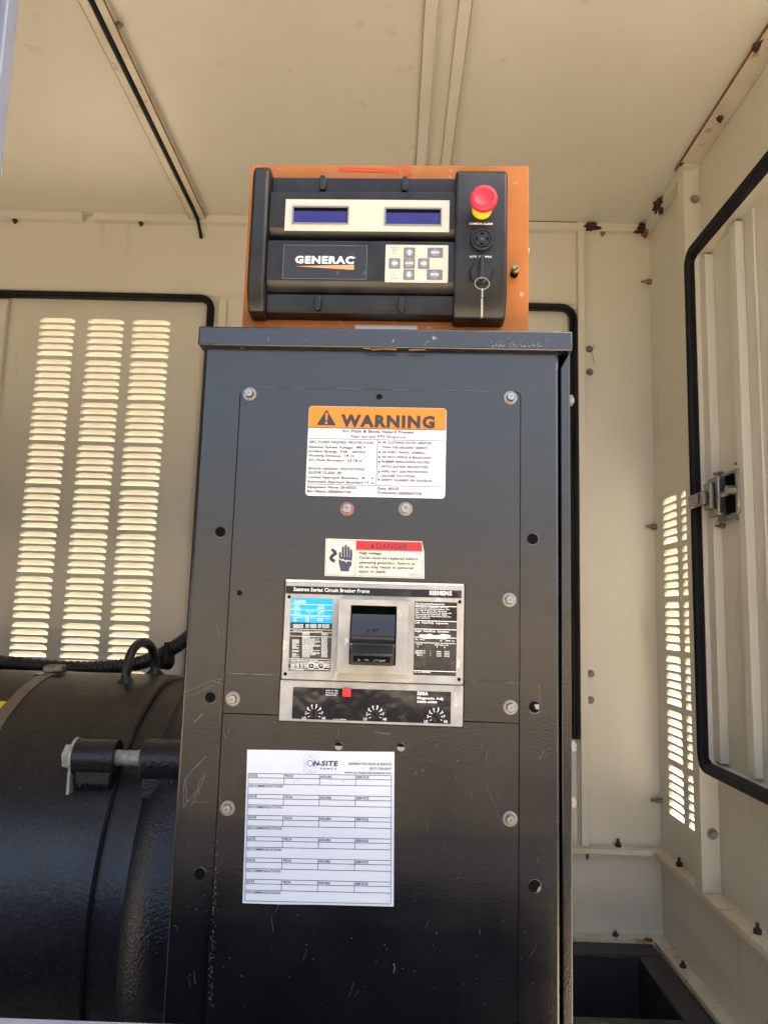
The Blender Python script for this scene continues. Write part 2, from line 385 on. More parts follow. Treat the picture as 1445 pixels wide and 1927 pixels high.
b = MB(); b.sweep(rounded([(-0.08, YB - 0.0005, -0.6), (-0.08, YB - 0.0005, 0.985), (0.553, YB - 0.0005, 0.985), (0.553, YB - 0.0005, -0.347)], 0.04), SECT)
E(b, 'door_seal', M['rubber'], smooth=25)

# side wall: louvred strip next to the corner, then post, then the access door
rr = rows_of(0.362, 6, 0.0236, 0.1520)
lv = louvres(lambda u, d, w: (0.80 + d, u, w), 1.965, YB, -0.66, ZT, [(1.985, 2.086), (2.120, 2.228)], rr, 0.0165, 0.0170)
E(lv, 'louvre_panel', [M['cream'], M['cream_clean']])
b = MB()
b.box(0.815, 0.83, 0.62, 1.972, 0.968, ZT); b.box(0.815, 0.83, 0.62, 1.972, -0.645, -0.352)
b.box(0.815, 0.83, 1.886, 1.972, -0.3515, 0.9675); b.box(0.815, 0.83, 0.62, 0.80, -0.3515, 0.9675)
b.box(0.8003, 0.83, 0.62, YB, -1.2, -0.6455)
E(b, 'side_wall', M['cream'])
b = MB(); b.box(0.768, 0.8147, 1.930, 1.9712, -0.645, ZT - 0.0135); E(b, 'side_post', M['cream'], bev=0.0015)
b = MB(); b.box(0.7672, 0.7679, 1.9296, 1.9315, 0.5, ZT - 0.03); E(b, 'rust_line', M['cream_rust'])
b = MB(); b.box(0.763, 0.8147, 0.62, 1.970, ZT - 0.013, ZT - 0.0005); E(b, 'roof_beam', M['cream_rust'], bev=0.001)
b = MB(); b.box(0.7605, 0.7628, 0.62, 1.970, ZT - 0.0138, ZT - 0.006); E(b, 'rust_line', M['rust'])
b = MB(); b.prism([(0.770, 1.232), (0.798, 1.234), (0.806, 1.243), (0.8145, 1.244), (0.8145, 1.2535), (0.770, 1.2535)], 1.9265, 1.9297)
E(b, 'gusset', M['cream_rust'])
# access door on the side
YL = 1.864
b = MB(); lip = [(-0.004, 0), (-0.004, 0.050), (0.004, 0.050), (0.004, 0)]
b.sweep(rounded([(0.815, 0.82, 0.950), (0.815, YL, 0.950), (0.815, YL, -0.334), (0.815, 0.82, -0.334)], 0.02), lip, nrm=(-1, 0, 0))
sd_door = MB(); sd_door.box(0.797, 0.812, 0.80, YL - 0.006, -0.33, 0.946)
dr = E(sd_door, 'access_door', M['cream'])
E(b, 'door_frame', M['cream'], dr, smooth=30)
for y0 in (1.655, 1.42, 1.15):
    b = MB(); b.prism_x([], 0, 0) if False else b.box(0.776, 0.7967, y0, y0 + 0.034, -0.322, 0.935); E(b, 'stiffener', M['cream'], dr, bev=0.003)
b = MB(); b.box(0.790, 0.7967, 1.60, 1.603, -0.322, 0.935); b.box(0.775, 0.7967, YL - 0.042, YL - 0.006, -0.322, 0.935); E(b, 'stiffener', M['cream'], dr, bev=0.001)
SE2 = [(-0.0125, 0), (-0.0125, 0.015), (-0.009, 0.021), (-0.0045, 0.019), (0, 0.0215), (0.0045, 0.019), (0.009, 0.021), (0.0125, 0.015), (0.0125, 0)]
b = MB(); b.sweep(rounded([(0.767, 0.82, 0.957), (0.767, YL + 0.012, 0.957), (0.767, YL + 0.012, -0.339), (0.767, 0.82, -0.339)], 0.032), SE2, nrm=(-1, 0, 0))
E(b, 'door_seal', M['rubber'], smooth=25)
# latch on the access door
lt = MB(); lt.box(0.7775, 0.7965, 1.712, 1.838, 0.258, 0.372)
latch = E(lt, 'door_latch', M['stainless'], bev=0.006, seg=3); latch.location = (latch.location[0], latch.location[1] - 0.035, latch.location[2] - 0.016)
b = MB(); b.box(0.757, 0.7773, 1.785, 1.842, 0.268, 0.362); b.box(0.745, 0.757, 1.800, 1.838, 0.285, 0.35); E(b, 'latch_body', M['stainless'], latch, bev=0.004)
b = MB(); b.box(0.733, 0.7447, 1.812, 1.900, 0.297, 0.330); b.box(0.728, 0.733, 1.835, 1.872, 0.303, 0.326); E(b, 'latch_bolt', M['stainless'], latch, bev=0.003)
b = MB(); b.box(0.7755, 0.7773, 1.742, 1.783, 0.270, 0.361); E(b, 'latch_recess', M['hole'], latch)
b = MB(); b.cyl((0.7773, 1.728, 0.318), (0.752, 1.728, 0.318), 0.011, n=6); b.cyl((0.768, 1.79, 0.316), (0.768, 1.728, 0.316), 0.006); E(b, 'latch_nut', M['zinc'], latch)
b = MB(); b.box(0.771, 0.7755, 1.712, 1.722, 0.262, 0.368); E(b, 'latch_rim', M['zinc'], latch, bev=0.003)
for (yy, zz) in ((1.842, 0.378), (1.730, 0.380), (1.842, 0.250), (1.728, 0.252)):
    b = MB(); b.cyl((0.7965, yy, zz), (0.784, yy, zz), 0.006, n=6); b.cyl((0.784, yy, zz), (0.774, yy, zz), 0.003); E(b, 'latch_stud', M['dark_bolt'], latch)

# ledges
def ledge(name, z, x0, xw, m):
    b = MB(); b.box(x0, 0.7997, YB - 0.040, YB - 0.0003, z - 0.003, z); b.box(x0, 0.762, YB - 0.0402, YB - 0.0372, z - 0.014, z - 0.0031)
    E(b, name, m)
    b = MB(); b.box(0.768 - xw, 0.7997, 0.62, YB - 0.0405, z - 0.003, z); b.box(0.768 - xw, 0.771 - xw, 0.62, YB - 0.0405, z - 0.014, z - 0.0031)
    E(b, name, m)
ledge('wall_ledge', -0.6452, 0.5, 0.0, M['cream_rust'])
b = MB(); b.box(0.80, 0.8147, 0.62, 1.9296, -0.648, -0.6451); E(b, 'wall_ledge', M['cream_rust'])
ledge('base_flange', -0.885, -2.6, 0.006, M['cream_rust'])
b = MB(); b.box(0.7660, 0.7677, 0.62, 1.93, -0.6595, -0.647); E(b, 'rust_line', M['cream_rust'])

# ceiling rails
b = MB()
b.box(0.036, 0.064, 0.64, 2.272, ZT - 0.012, ZT - 0.0004); b.box(0.0645, 0.068, 0.64, 2.272, ZT - 0.0145, ZT - 0.0004)
b.box(0.0685, 0.106, 0.64, 2.272, ZT - 0.0040, ZT - 0.0004); b.box(0.106, 0.132, 0.64, 2.272, ZT - 0.016, ZT - 0.0004)
E(b, 'roof_rail', M['cream'], bev=0.001)
b = MB(); b.box(0.0352, 0.0359, 0.64, 2.27, ZT - 0.012, ZT - 0.007); b.box(0.1322, 0.1328, 0.64, 2.27, ZT - 0.016, ZT - 0.011); E(b, 'rust_line', M['rust'])
b = MB(); b.box(-0.684, -0.664, 0.64, 2.273, ZT - 0.020, ZT - 0.0004); b.box(-0.650, -0.632, 0.64, 2.273, ZT - 0.020, ZT - 0.0004); b.box(-0.664, -0.650, 0.64, 2.273, ZT - 0.010, ZT - 0.0004)
E(b, 'roof_rail', M['cream_rust'], bev=0.001)
b = MB(); b.box(-0.6318, -0.6312, 0.64, 2.27, ZT - 0.020, ZT - 0.014); b.box(-0.6848, -0.6842, 0.64, 2.27, ZT - 0.020, ZT - 0.014); E(b, 'rust_line', M['rust'])
b = MB(); b.tube([(-0.657, 0.64, ZT - 0.018), (-0.657, 2.2, ZT - 0.018), (-0.656, 2.262, ZT - 0.024), (-0.651, 2.285, ZT - 0.055), (-0.648, 2.292, ZT - 0.075)], 0.0056, n=8); E(b, 'weather_strip', M['rubber'])

# bolts and studs of the enclosure
def bolt(p, d, r, h, m, wm=None, name='bolt'):
    p = Vector(p); d = Vector(d)
    b = MB()
    if wm: b.m = 1; b.cyl(p, p + d * h * 0.22, r * 1.55, r * 1.5, 20); b.m = 0
    b.cyl(p + d * h * 0.22, p + d * h, r * 1.05, r, 6); b.cyl(p + d * h, p + d * h * 1.12, r * .78, r * .7, 14)
    return E(b, name, [m, wm or m], smooth=25)
for x, z in ((0.605, 0.852), (0.605, 0.777), (0.600, -0.158), (0.599, -0.235), (0.541, 0.776)): bolt((x, YB - (0.0003 if x > .56 else -.0175), z), (0, -1, 0), 0.0075, 0.008, M['dark_bolt'], M['dark_bolt'])
bolt((0.798, 1.9298, 1.149), (0, -1, 0), 0.008, 0.008, M['zinc'], M['washer']); bolt((0.796, 1.9298, -0.507), (0, -1, 0), 0.0085, 0.009, M['zinc'], M['washer'])
def stud(p, d, l, r=0.0045, m='dark_bolt'):
    p = Vector(p); d = Vector(d); b = MB(); b.cyl(p, p + d * l * .45, r * 1.9, n=6); b.cyl(p + d * l * .45, p + d * l, r, r * .8, 10)
    E(b, 'stud', M[m])
for y, z in ((2.285, 1.075), (2.285, 0.288), (2.285, -0.512)): stud((0.7998, y, z), (-1, 0, 0), 0.032, 0.0045)
stud((0.672, 2.287, -0.645), (0, 0, 1), 0.022, m='dark_rust'); stud((0.788, 2.13, -0.645), (0, 0, 1), 0.022, m='dark_rust'); stud((0.790, 1.70, -0.645), (0, 0, 1), 0.022, m='dark_rust')
stud((0.660, 2.283, -0.885), (0, 0, 1), 0.014, m='dark_rust'); stud((0.780, 2.10, -0.885), (0, 0, 1), 0.016, m='dark_rust')
stud((0.648, 2.287, 1.240), (0, 0, -1), 0.012); stud((0.786, 1.735, ZT - 0.0135), (0, 0, -1), 0.014, m='dark_rust')
stud((-1.258, 2.287, 1.240), (0, 0, -1), 0.013, m='dark_rust'); stud((-0.846, 2.287, 1.240), (0, 0, -1), 0.013, m='dark_rust')
stud((-0.6315, 1.474, ZT - 0.012), (1, 0, 0), 0.014, m='dark_bolt')
def blob(cx, cy, r, n, seed):
    q = random.Random(seed); return [(cx + r * (0.6 + .75 * q.random()) * math.cos(2 * math.pi * i / n), cy + r * (0.6 + .75 * q.random()) * math.sin(2 * math.pi * i / n)) for i in range(n)]
# torn blackened foam and corrosion in the roof corner
def lump(c, s, seed, parent=None, m='dark_rust'):
    q = random.Random(seed); bm = bmesh.new(); bmesh.ops.create_icosphere(bm, subdivisions=3, radius=1)
    from mathutils import noise as nz
    vs = []
    for v in bm.verts:
        k = 1 + 0.9 * nz.noise(v.co * 1.7 + Vector((seed * 5, 0, 0))) + 0.4 * nz.noise(v.co * 5 + Vector((0, seed * 5, 0)))
        vs.append((c[0] + v.co.x * s[0] * k, c[1] + v.co.y * s[1] * k, c[2] + v.co.z * s[2] * k))
    fs = [tuple(x.index for x in f.verts) for f in bm.faces]; bm.free()
    b = MB(); b.add(vs, fs); E(b, 'corrosion_patch', M[m])
lump((0.606, 2.272, 1.252), (0.018, 0.010, 0.013), 1); lump((0.622, 2.272, 1.245), (0.014, 0.008, 0.006), 2)
lump((0.770, 2.270, 1.250), (0.016, 0.014, 0.015), 3); lump((0.781, 2.282, 1.236), (0.010, 0.008, 0.012), 7, m='rust'); lump((0.757, 2.278, 1.241), (0.013, 0.006, 0.006), 4)
lump((0.774, 2.135, 1.252), (0.010, 0.026, 0.016), 5); lump((0.782, 2.140, 1.236), (0.006, 0.014, 0.013), 8)
lump((0.770, 1.935, 1.256), (0.010, 0.010, 0.004), 6); lump((0.766, 1.50, 1.256), (0.008, 0.02, 0.006), 9)
lump((0.745, 2.262, -0.884), (0.010, 0.008, 0.003), 11, m='rust'); lump((0.586, 2.296, -0.668), (0.004, 0.004, 0.016), 12, m='rust')
b = MB(); b.tube([(0.617, 2.2985, 0.868), (0.621, 2.2982, 0.861), (0.619, 2.2985, 0.853)], .0009, 6); E(b, 'paint_scuff', M['dark_bolt'])
b = MB(); b.tube([(0.612, 2.2985, 0.840), (0.617, 2.2982, 0.828), (0.616, 2.2982, 0.815), (0.623, 2.2985, 0.806)], .0009, 6); E(b, 'paint_scuff', M['dark_bolt'])
# foreground frame of the door opening
b = MB(); b.box(-0.43, -0.3560, 0.60, 0.618, -0.52, ZT - 0.001); b.box(-0.3660, -0.3625, 0.597, 0.6, -0.52, ZT - .002); E(b, 'door_post', M['post_steel'], bev=0.004, seg=3)
b = MB(); b.box(-2.62, -2.6005, 0.62, 2.36, -1.2, ZT - 0.0005); E(b, 'end_wall', M['cream'])
b = MB(); b.box(-2.6, -0.4320, 0.605, 0.62, 0.12, ZT - 0.0005); E(b, 'front_light_blocker', M['cream'])  # unseen panel, added to keep front light off the rear left wall
b = MB(); b.box(-1.5, 0.22, 0.6310, 0.645, -1.2, -0.330); E(b, 'reflection_blocker', M['skid'])  # unseen dark skirt, added to block bright ground reflections in the lower cabinet
b = MB(); b.box(-1.6, 0.24, 0.60, 0.63, -0.345, -0.3180); E(b, 'door_sill', M['post_steel'], bev=0.003)

# ================================================================== skid base
sk = thing('skid_base', 'black painted steel skid frame on the floor right of the cabinet', 'base frame', (0.3, 1.8, -1.24))
SO = (-0.3, -1.8, 1.24)
b = MB(); b.box(-2.5, 0.757, 2.180, 2.262, -1.2, -0.893); b.build('cross_member', M['skid'], sk, SO, 0.006)
b = MB(); b.box(0.690, 0.757, 0.9, 2.1795, -1.2, -0.8935); b.build('side_rail', M['skid'], sk, SO, 0.006)
b = MB(); b.box(-2.5, 0.6895, 1.70, 1.86, -1.2, -0.894); b.build('cross_member', M['skid'], sk, SO, 0.006)
b = MB(); b.box(-2.5, 0.6895, 0.9, 2.18, -1.235, -1.2); b.build('floor_pan', M['skid'], sk, SO)

# ================================================================== breaker cabinet
CB = (-0.0375, 0.0, -0.95)
cabt, CO = cab_thing('breaker_cabinet', 'tall black powder coated steel breaker cabinet with bolted cover plates', 'cabinet', CB)
XL, XR, ZC = -0.2375, 0.1575, 0.3000
b = MB(); b.box(XL, XR, 0.0030, 0.235, -1.19 + 0.24, ZC)
body = b.build('body', M['powder'], cabt, CO, 0.004, seg=3)
# right side sheet with folded lip
b = MB(); b.prism([(0.1584, -0.95), (0.1684, -0.95), (0.1684, 0.2960), (0.1660, 0.2880), (0.1584, 0.2730)], 0.0012, 0.245); b.build('side_sheet', M['powder'], cabt, CO, 0.0012)
b = MB(); b.box(-0.2425, 0.1702, -0.0060, 0.25, 0.2905, 0.3126)
b.build('lid', M['powder_chip'], cabt, CO, 0.002, seg=3)
b = MB(); b.line([uv(700, 657.5, -.0065), uv(720, 656, -.0065), uv(745, 657, -.0065)], .0018, -0.00625); b.line([uv(770, 658, -.0065), uv(800, 657.5, -.0065)], .0014, -0.00625); b.line([uv(685, 655, -.0065), uv(697, 655.5, -.0065)], .0014, -0.00625)
b.build('rust_line', M['rust'], cabt, CO)
# cover plates (butting, 1.5 mm proud) with the breaker cut-out left open
BX0, BX1, BZ0, BZ1 = -0.1345, 0.0578, -0.1132, 0.0338
PX0, PX1 = -0.1930, 0.1148
def plate(name, z0, z1, y, cut=None, seg=1):
    b = MB()
    if cut is None: b.box(PX0, PX1, y, 0.0028, z0, z1)
    else:
        c0, c1 = cut
        b.box(PX0, BX0, y, 0.0028, z0, z1); b.box(BX1, PX1, y, 0.0028, z0, z1)
        if c1 < z1: b.box(BX0, BX1, y, 0.0028, c1, z1)
        if c0 > z0: b.box(BX0, BX1, y, 0.0028, z0, c0)
    return b
b = plate('c', -0.0655, 0.2453, 0.0005, (-.0655, BZ1)); b.build('cover_plate', M['powder'], cabt, CO)
b = MB(); b.box(PX0, BX0, 0.0002, 0.0028, -0.1065, -0.0665); b.build('cover_plate', M['powder'], cabt, CO, 0.0004)
b = MB(); b.box(BX1, PX1, 0.0002, 0.0028, -0.1065, -0.0665); b.build('cover_plate', M['powder'], cabt, CO, 0.0004)
b = MB(); b.box(PX0 - .001, PX1, 0.0007, 0.0028, -0.945, -0.1138); b.box(PX0 - .001, BX0, 0.0007, 0.0028, -.1138, -.1075); b.box(BX1, PX1, 0.0007, 0.0028, -.1138, -.1075); b.build('cover_plate', M['powder'], cabt, CO)
seams = [[(PX0, -.9), (PX0, .2380)], [(PX1 - .007, .2452), (PX1 - .002, .2435), (PX1, .2390), (PX1, -.9)]]
for e_ in seams:
    b = MB()
    for q0, q1 in zip(e_[:-1], e_[1:]): b.line([q0, q1], 0.0008, -0.0001)
    b.build('plate_seam', M['hole'], cabt, CO)
for e_ in ([(PX0 + .001, -.1070), (BX0, -.1070)], [(BX1, -.1070), (PX1 - .001, -.1070)]):
    b = MB(); b.line(e_, 0.0009, -0.0001); b.build('plate_seam', M['hole'], cabt, CO)
# bright worn edge between the two upper plates
M['worn'] = mat('worn_plate_edge', (0.10, 0.105, 0.12), 0.4, spots=[((0.02, 0.02, 0.025), 40, 0.5, 0.1, 3)])
for e_ in ([(PX0, -0.0660), (BX0 - .0005, -0.0660)], [(BX1 + .0005, -0.0660), (PX1, -0.0660)], [(-0.178, 0.2450), (0.099, 0.2450)]):
    b = MB(); b.line(e_, 0.0009 if e_[0][1] < 0 else .0004, -0.00002); b.build('worn_edge', M['worn'], cabt, CO)
# bolts with washers
def cbolt(px, py, wr=0.0076, m='zinc', wm='washer', y=0.0004, style='hex'):
    x, z = uv(px, py, y - .003)
    b = MB(); b.cyl((x, y, z), (x, y - 0.0016, z), wr, wr * .97, 28); w = b.build('washer', M[wm], cabt, CO, smooth=40)
    b = MB(); a = rnd.random()
    if style == 'hex':
        b.cyl((x, y - 0.0016, z), (x, y - 0.0024, z), 0.0062, n=24); b.m = 2; b.cyl((x, y - 0.0024, z), (x, y - 0.0064, z), 0.0053, 0.0050, 6, off=a); b.m = 0; b.cyl((x, y - .0064, z), (x, y - .0070, z), 0.0041, 0.0037, 20)
        b.m = 1; b.line([(x - .0015, z - .001), (x, z + .0012), (x + .0002, z - .0012), (x + .0016, z + .001)], 0.0004, y - .0071)
    else:
        b.lathe((x, y - 0.0016, z), (0, -1, 0), [(0, 0.0050), (0.004, 0.0050), (0.0050, 0.0042), (0.0050, 0.0022), (0.0022, 0.0020), (0.0022, 0)], 24)
    b.build('bolt', [M[m], M['ink'], M['hex_side_shade']], cabt, CO, smooth=30)
for p in ((469, 740), (961, 747), (437, 1316), (959, 1129), (961, 1332), (427, 1523), (960, 1543)): cbolt(*p)
cbolt(763, 957, 0.0076, style='socket'); cbolt(653, 957, 0.0076, wm='washer_red', style='socket')
# knock-out holes: a dark well behind a worn rim
for px, py, r, pale in ((415, 1001, .0056, 0), (1002, 1014, .0058, 0), (396, 1313, .0056, 0), (1006, 1331, .0060, 1), (376, 1644, .0056, 0), (1006, 1668, .0060, 1),
                        (714, 747, .0033, 0), (451, 1116, .0028, 0), (637, 1405, .0042, 2), (754, 1407, .0042, 2)):
    yy = -0.0001 if 0.1148 > uv(px, py)[0] > PX0 else 0.0026
    x, z = uv(px, py, yy)
    b = MB(); b.cyl((x, yy, z), (x, yy - 0.0003, z), r * 1.12, r * 1.02, 28); b.m = 1; b.disc(x, z, r, yy - 0.00035, 28)
    if pale == 2: b.m = 2; b.flat([(x + r * .93 * math.cos(R_(t)), z + r * .93 * math.sin(R_(t))) for t in range(180, 361, 15)] + [(x + r * .9, z + .0005), (x - r * .9, z + .0005)], yy - 0.0004)
    if pale == 1: b.m = 2; b.flat([(x - r * .1, z + r * .45), (x + r * .2, z - r * .35), (x + r * .8, z - r * .4), (x + r * .75, z + r * .5)] if py < 1500 else [(x + r * .35, z - r * .88), (x + r * .75, z - r * .6), (x + r * .9, z + r * .1), (x + r * .62, z - r * .2)], yy - 0.0004)
    b.build('bolt_hole', [M['powder_chip'], M['hole'], M['washer']], cabt, CO)
# side nuts and left handle
for z in (0.245, -0.133, -0.190):
    b = MB(); b.cyl((0.1684, 0.03, z), (0.1770, 0.03, z), 0.0062, n=6); b.cyl((0.1770, 0.03, z), (0.1785, 0.03, z), 0.0035, n=12); b.build('side_nut', M['washer'], cabt, CO)
b = MB(); b.prism([(-0.2455, 0.168), (-0.2410, 0.160), (-0.2376, 0.160), (-0.2376, 0.228), (-0.2420, 0.228), (-0.2440, 0.210)], 0.06, 0.10); b.cyl((-0.2440, 0.08, 0.195), (-0.2580, 0.08, 0.195), 0.0050, n=12); b.build('side_handle', M['plastic'], cabt, CO, 0.001)
# scratches
sc = MB()
def scratch(pts, w=0.0005):
    P = []
    for (ax, ay), (bx, by) in zip(pts[:-1], pts[1:]):
        n = max(2, int(math.hypot(bx - ax, by - ay) / 5))
        for i in range(n): P.append((ax + (bx - ax) * i / n + rnd.uniform(-.7, .7), ay + (by - ay) * i / n + rnd.uniform(-.7, .7)))
    P.append(pts[-1])
    Q = [uv(a, b_, 0) for a, b_ in P]; yy = 0.00285 if sum(q[0] for q in Q) / len(Q) < PX0 or sum(q[0] for q in Q) / len(Q) > PX1 else 0.0003
    for q0, q1 in zip(Q[:-1], Q[1:]): sc.line([q0, q1], w * rnd.uniform(.5, 1.2), yy)
scratch([(343, 1520), (346, 1470), (360, 1452), (385, 1425)], .0006); scratch([(343, 1520), (362, 1500), (378, 1475), (384, 1460)], .0006); scratch([(352, 1508), (358, 1512), (365, 1502), (372, 1490)])
scratch([(358, 1518), (368, 1506)]); scratch([(362, 1511), (391, 1512)], .0005); scratch([(350, 1510), (348, 1480), (352, 1465)]); scratch([(375, 1498), (370, 1478), (380, 1465)])
scratch([(343, 1304), (365, 1296), (390, 1283), (419, 1278)], .0004); scratch([(345, 1316), (370, 1306), (400, 1290)], .0003); scratch([(399, 1282), (420, 1288)], .0004)
scratch([(364, 1361), (371, 1354), (379, 1345)], .0008); scratch([(366, 1361), (363, 1358)], .0006); scratch([(414, 1322), (411, 1370)], .0003)
for _ in range(46):
    x = rnd.uniform(320, 1050); y = rnd.uniform(1360, 1900); a = rnd.uniform(-1.9, -.9); l = rnd.uniform(4, 34)
    if 440 < x < 760 and 1390 < y < 1720: continue
    scratch([(x, y), (x + l * math.cos(a), y - l * math.sin(a) * -1)], rnd.uniform(.00012, .00030))
for _ in range(14):
    x = rnd.uniform(400, 430); y = rnd.uniform(1130, 1500); scratch([(x, y), (x + rnd.uniform(-5, 8), y + rnd.uniform(-30, 30))], .00022)
for _ in range(170):   # dust and chips running down the seam
    x0 = 415 - (rnd.random() * 1) * 2; t = rnd.random(); y = 1380 + 520 * t; x = 412 - 16 * t + rnd.gauss(0, 2.5); scratch([(x, y), (x + rnd.uniform(-1, 1), y + rnd.uniform(1, 4))], .00045)
for _ in range(120):
    x = rnd.uniform(320, 1055); y = rnd.uniform(1380, 1910)
    if 440 < x < 760 and y < 1720: continue
    scratch([(x, y), (x + rnd.uniform(.8, 1.6), y + rnd.uniform(.8, 1.8))], .0005)
scratch([(740, 1832), (743, 1822), (741, 1815)], .0010); scratch([(1015, 1290), (1018, 1330)], .0003); scratch([(900, 640), (893, 620)], .0003)
scratch([(915, 1480), (950, 1560)], .00018); scratch([(705, 1378), (735, 1382)], .0006)
lid = MB()
for _ in range(90):
    t = rnd.random(); x = 925 + 95 * t; y = 652.5 - abs(rnd.gauss(0, 2.6 if rnd.random() < .7 else 7)); u_, v_ = uv(x, y, -.0062); v_ = max(v_, .2913)
    lid.flat([(u_ + rnd.uniform(.0002, .0009) * math.cos(k * 1.05), v_ + rnd.uniform(.0002, .0007) * math.sin(k * 1.05)) for k in range(6)], -.0063)
lid.build('lid_chips', mat('chipped_edge', (0.17, 0.185, 0.21), 0.6), cabt, CO)
sc.build('scratch_marks', M['scratch'], cabt, CO)

# ================================================================== circuit breaker
brt, BO = cab_thing('circuit_breaker', 'grey moulded circuit breaker with black toggle and three adjustment dials', 'circuit breaker', (-0.038, 0.0, -0.113))
def C(mb, name, m, parent=None, bev=0, **k): return mb.build(name, m, parent or brt, BO if parent is None else (0, 0, 0), bev, **k)
YF = -0.004
b = MB(); b.box(BX0 + .0012, BX1 - .0008, 0.0, 0.0027, BZ0 + .0006, BZ1 - .0004); C(b, 'surround', M['hole'])
b = MB(); b.box(-0.1325, 0.0562, YF, -0.0001, -0.0697, 0.0322); frame_ = C(b, 'upper_housing', M['breaker'], bev=0.0012)
b = MB(); b.box(-0.1335, 0.0566, YF + .0016, -0.0001, -0.1122, -0.0705); lower = C(b, 'lower_housing', M['breaker'], bev=0.0010)
def R2(mb, pa, pb, y):   # rectangle through two opposite pixel corners, upright on the plane
    x0, z1 = uv(*pa, y); x1, z0 = uv(*pb, y); mb.rect(x0, x1, z0, z1, y); return x0, x1, z0, z1
def TX(mb, s, pl, pr, cap, y, bold=0.0, **k):
    x0, z0 = uv(*pl, y); x1, _ = uv(pr, pl[1], y); text(mb, s, x0, z0, x1 - x0, cap / 1771.0, y, bold=bold, **k)
# crop helpers: pixels read in enlarged views of the plates
def K(x0, y0, s): return lambda x, y: (x0 + x / s, y0 + y / s)
k3 = K(500, 1080, 3.6125); k5 = K(530, 1110, 8.5); k6 = K(700, 1110, 8.0278); k7 = K(520, 1270, 4.0139)
y1, y2 = YF - 0.0004, YF - 0.0007
b = MB(); R2(b, k3(138, 82), k3(1330, 166), y1); b.m = 1
TX(b, 'Sentron Series Circuit Breaker Frame', k3(190, 116), k3(705, 0)[0], 6.6, y2, .014)
TX(b, 'SIEMENS', k3(1112, 142), k3(1265, 0)[0], 7.2, y2, .03)
C(b, 'name_strip', [M['breaker_face'], M['white']])
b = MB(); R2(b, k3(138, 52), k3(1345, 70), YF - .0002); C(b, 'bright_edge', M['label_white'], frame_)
for p in (k3(160, 157), k3(133, 681), k3(1319, 191), k3(1314, 719)):
    x, z = uv(*p, y1); b = MB(); b.disc(x, z, 0.0018, y1, 18); C(b, 'screw_hole', M['hole'])
# rating plate
b = MB()
xa, za = uv(*k5(162, 130), y1); xb, zb = uv(*k5(800, 535), y1); xe, zd = uv(*k5(772, 1308), y1)
xL, xRr = xa - .0003, xb + .0006
b.rect(xL, xRr, zb, za, y1); b.m = 1; b.rect(xL, xRr, zd, zb - .0001, y1); b.m = 2
for yy in (228, 312, 402): z = uv(*k5(160, yy), y2)[1]; b.rect(xL, xRr, z - .0002, z + .0002, y2)
def t5(s, x, y, xr, cap, bold=.01): TX(b, s, k5(x, y), k5(xr, 0)[0], cap / 8.5, y2, bold)
t5('Cat. No./Modelo', 195, 176, 388, 17); t5('LD63F600', 198, 212, 384, 27, .02)
t5('Amperes', 195, 262, 285, 16); t5('Volts Max.', 572, 264, 690, 16); t5('600 A', 195, 300, 300, 26, .02); t5('600V~', 575, 304, 692, 26, .02)
t5('Type/Tipo', 190, 345, 305, 16); t5('Poles/Polos', 380, 348, 515, 16); t5('Cal. Marks', 568, 350, 680, 16); t5('LD6 A', 190, 390, 305, 26, .02); t5('3', 437, 390, 455, 26, .02); t5('40° C', 575, 390, 672, 26, .02)
t5('Current Interrupting Ratings/Valor de Interrupcion', 190, 424, 772, 17); t5('Maximum RMS Symmetrical Amps', 190, 450, 780, 13)
for r_ in range(3):
    for (c0, c1) in ((190, 238), (378, 440), (570, 660)): t5(('240V', '65,000', '42,000')[(c0 > 300) + (c0 > 500)], c0, 475 + r_ * 18, c1, 12)
# fine print of the black table: rows of tiny marks
q = random.Random(3)
def dash(xa_, xb_, yy, hh=9):
    x = xa_
    while x < xb_:
        w = q.uniform(7, 30)
        pa = uv(*k5(x, yy - hh), y2); pb = uv(*k5(min(x + w, xb_), yy), y2); b.rect(pa[0], pb[0], pb[1], pa[1], y2); x += w + q.uniform(5, 11)
for yy in (628, 672, 738, 1100, 1135, 1172, 1262): z = uv(*k5(140, yy), y2)[1]; b.rect(xL, xRr, z - .00017, z + .00017, y2)
for yy in (560, 577, 594, 612):
    for a_, c_ in ((185, 345), (382, 435), (455, 560), (585, 635), (650, 760)): dash(a_, c_, yy)
t5('Tightening Torque for Terminals', 180, 662, 655, 15)
for yy in range(694, 735, 17): dash(330, 445, yy); dash(640, 745, yy)
for yy in range(757, 1090, 17):
    dash(170, 170 + q.choice((0, 60, 100, 110)), yy); dash(330, 330 + q.choice((120, 170, 210, 280)), yy); dash(635, 730, yy)
t5('Use suitable poles for 3 right phases', 150, 1125, 580, 16)
t5('When used as service equipment see instructions', 150, 1160, 765, 15)
for a_, c_ in ((148, 212), (228, 280), (305, 350), (365, 425), (515, 585), (665, 768)):
    for yy in (1200, 1222, 1244): dash(a_, c_, yy, 12)
for cx_ in (472, 632):
    x, z = uv(*k5(cx_, 1215), y2); b.line([(x + .0034 * math.cos(t * math.pi / 8), z + .0034 * math.sin(t * math.pi / 8)) for t in range(17)], .0005, y2)
t5('UL', 455, 1226, 490, 20, .02); t5('SP', 615, 1226, 650, 20, .02); t5('Pc. No. B14G6000', 150, 1284, 355, 18)
C(b, 'rating_plate', [M['sky_label'], M['breaker_face'], M['white']])
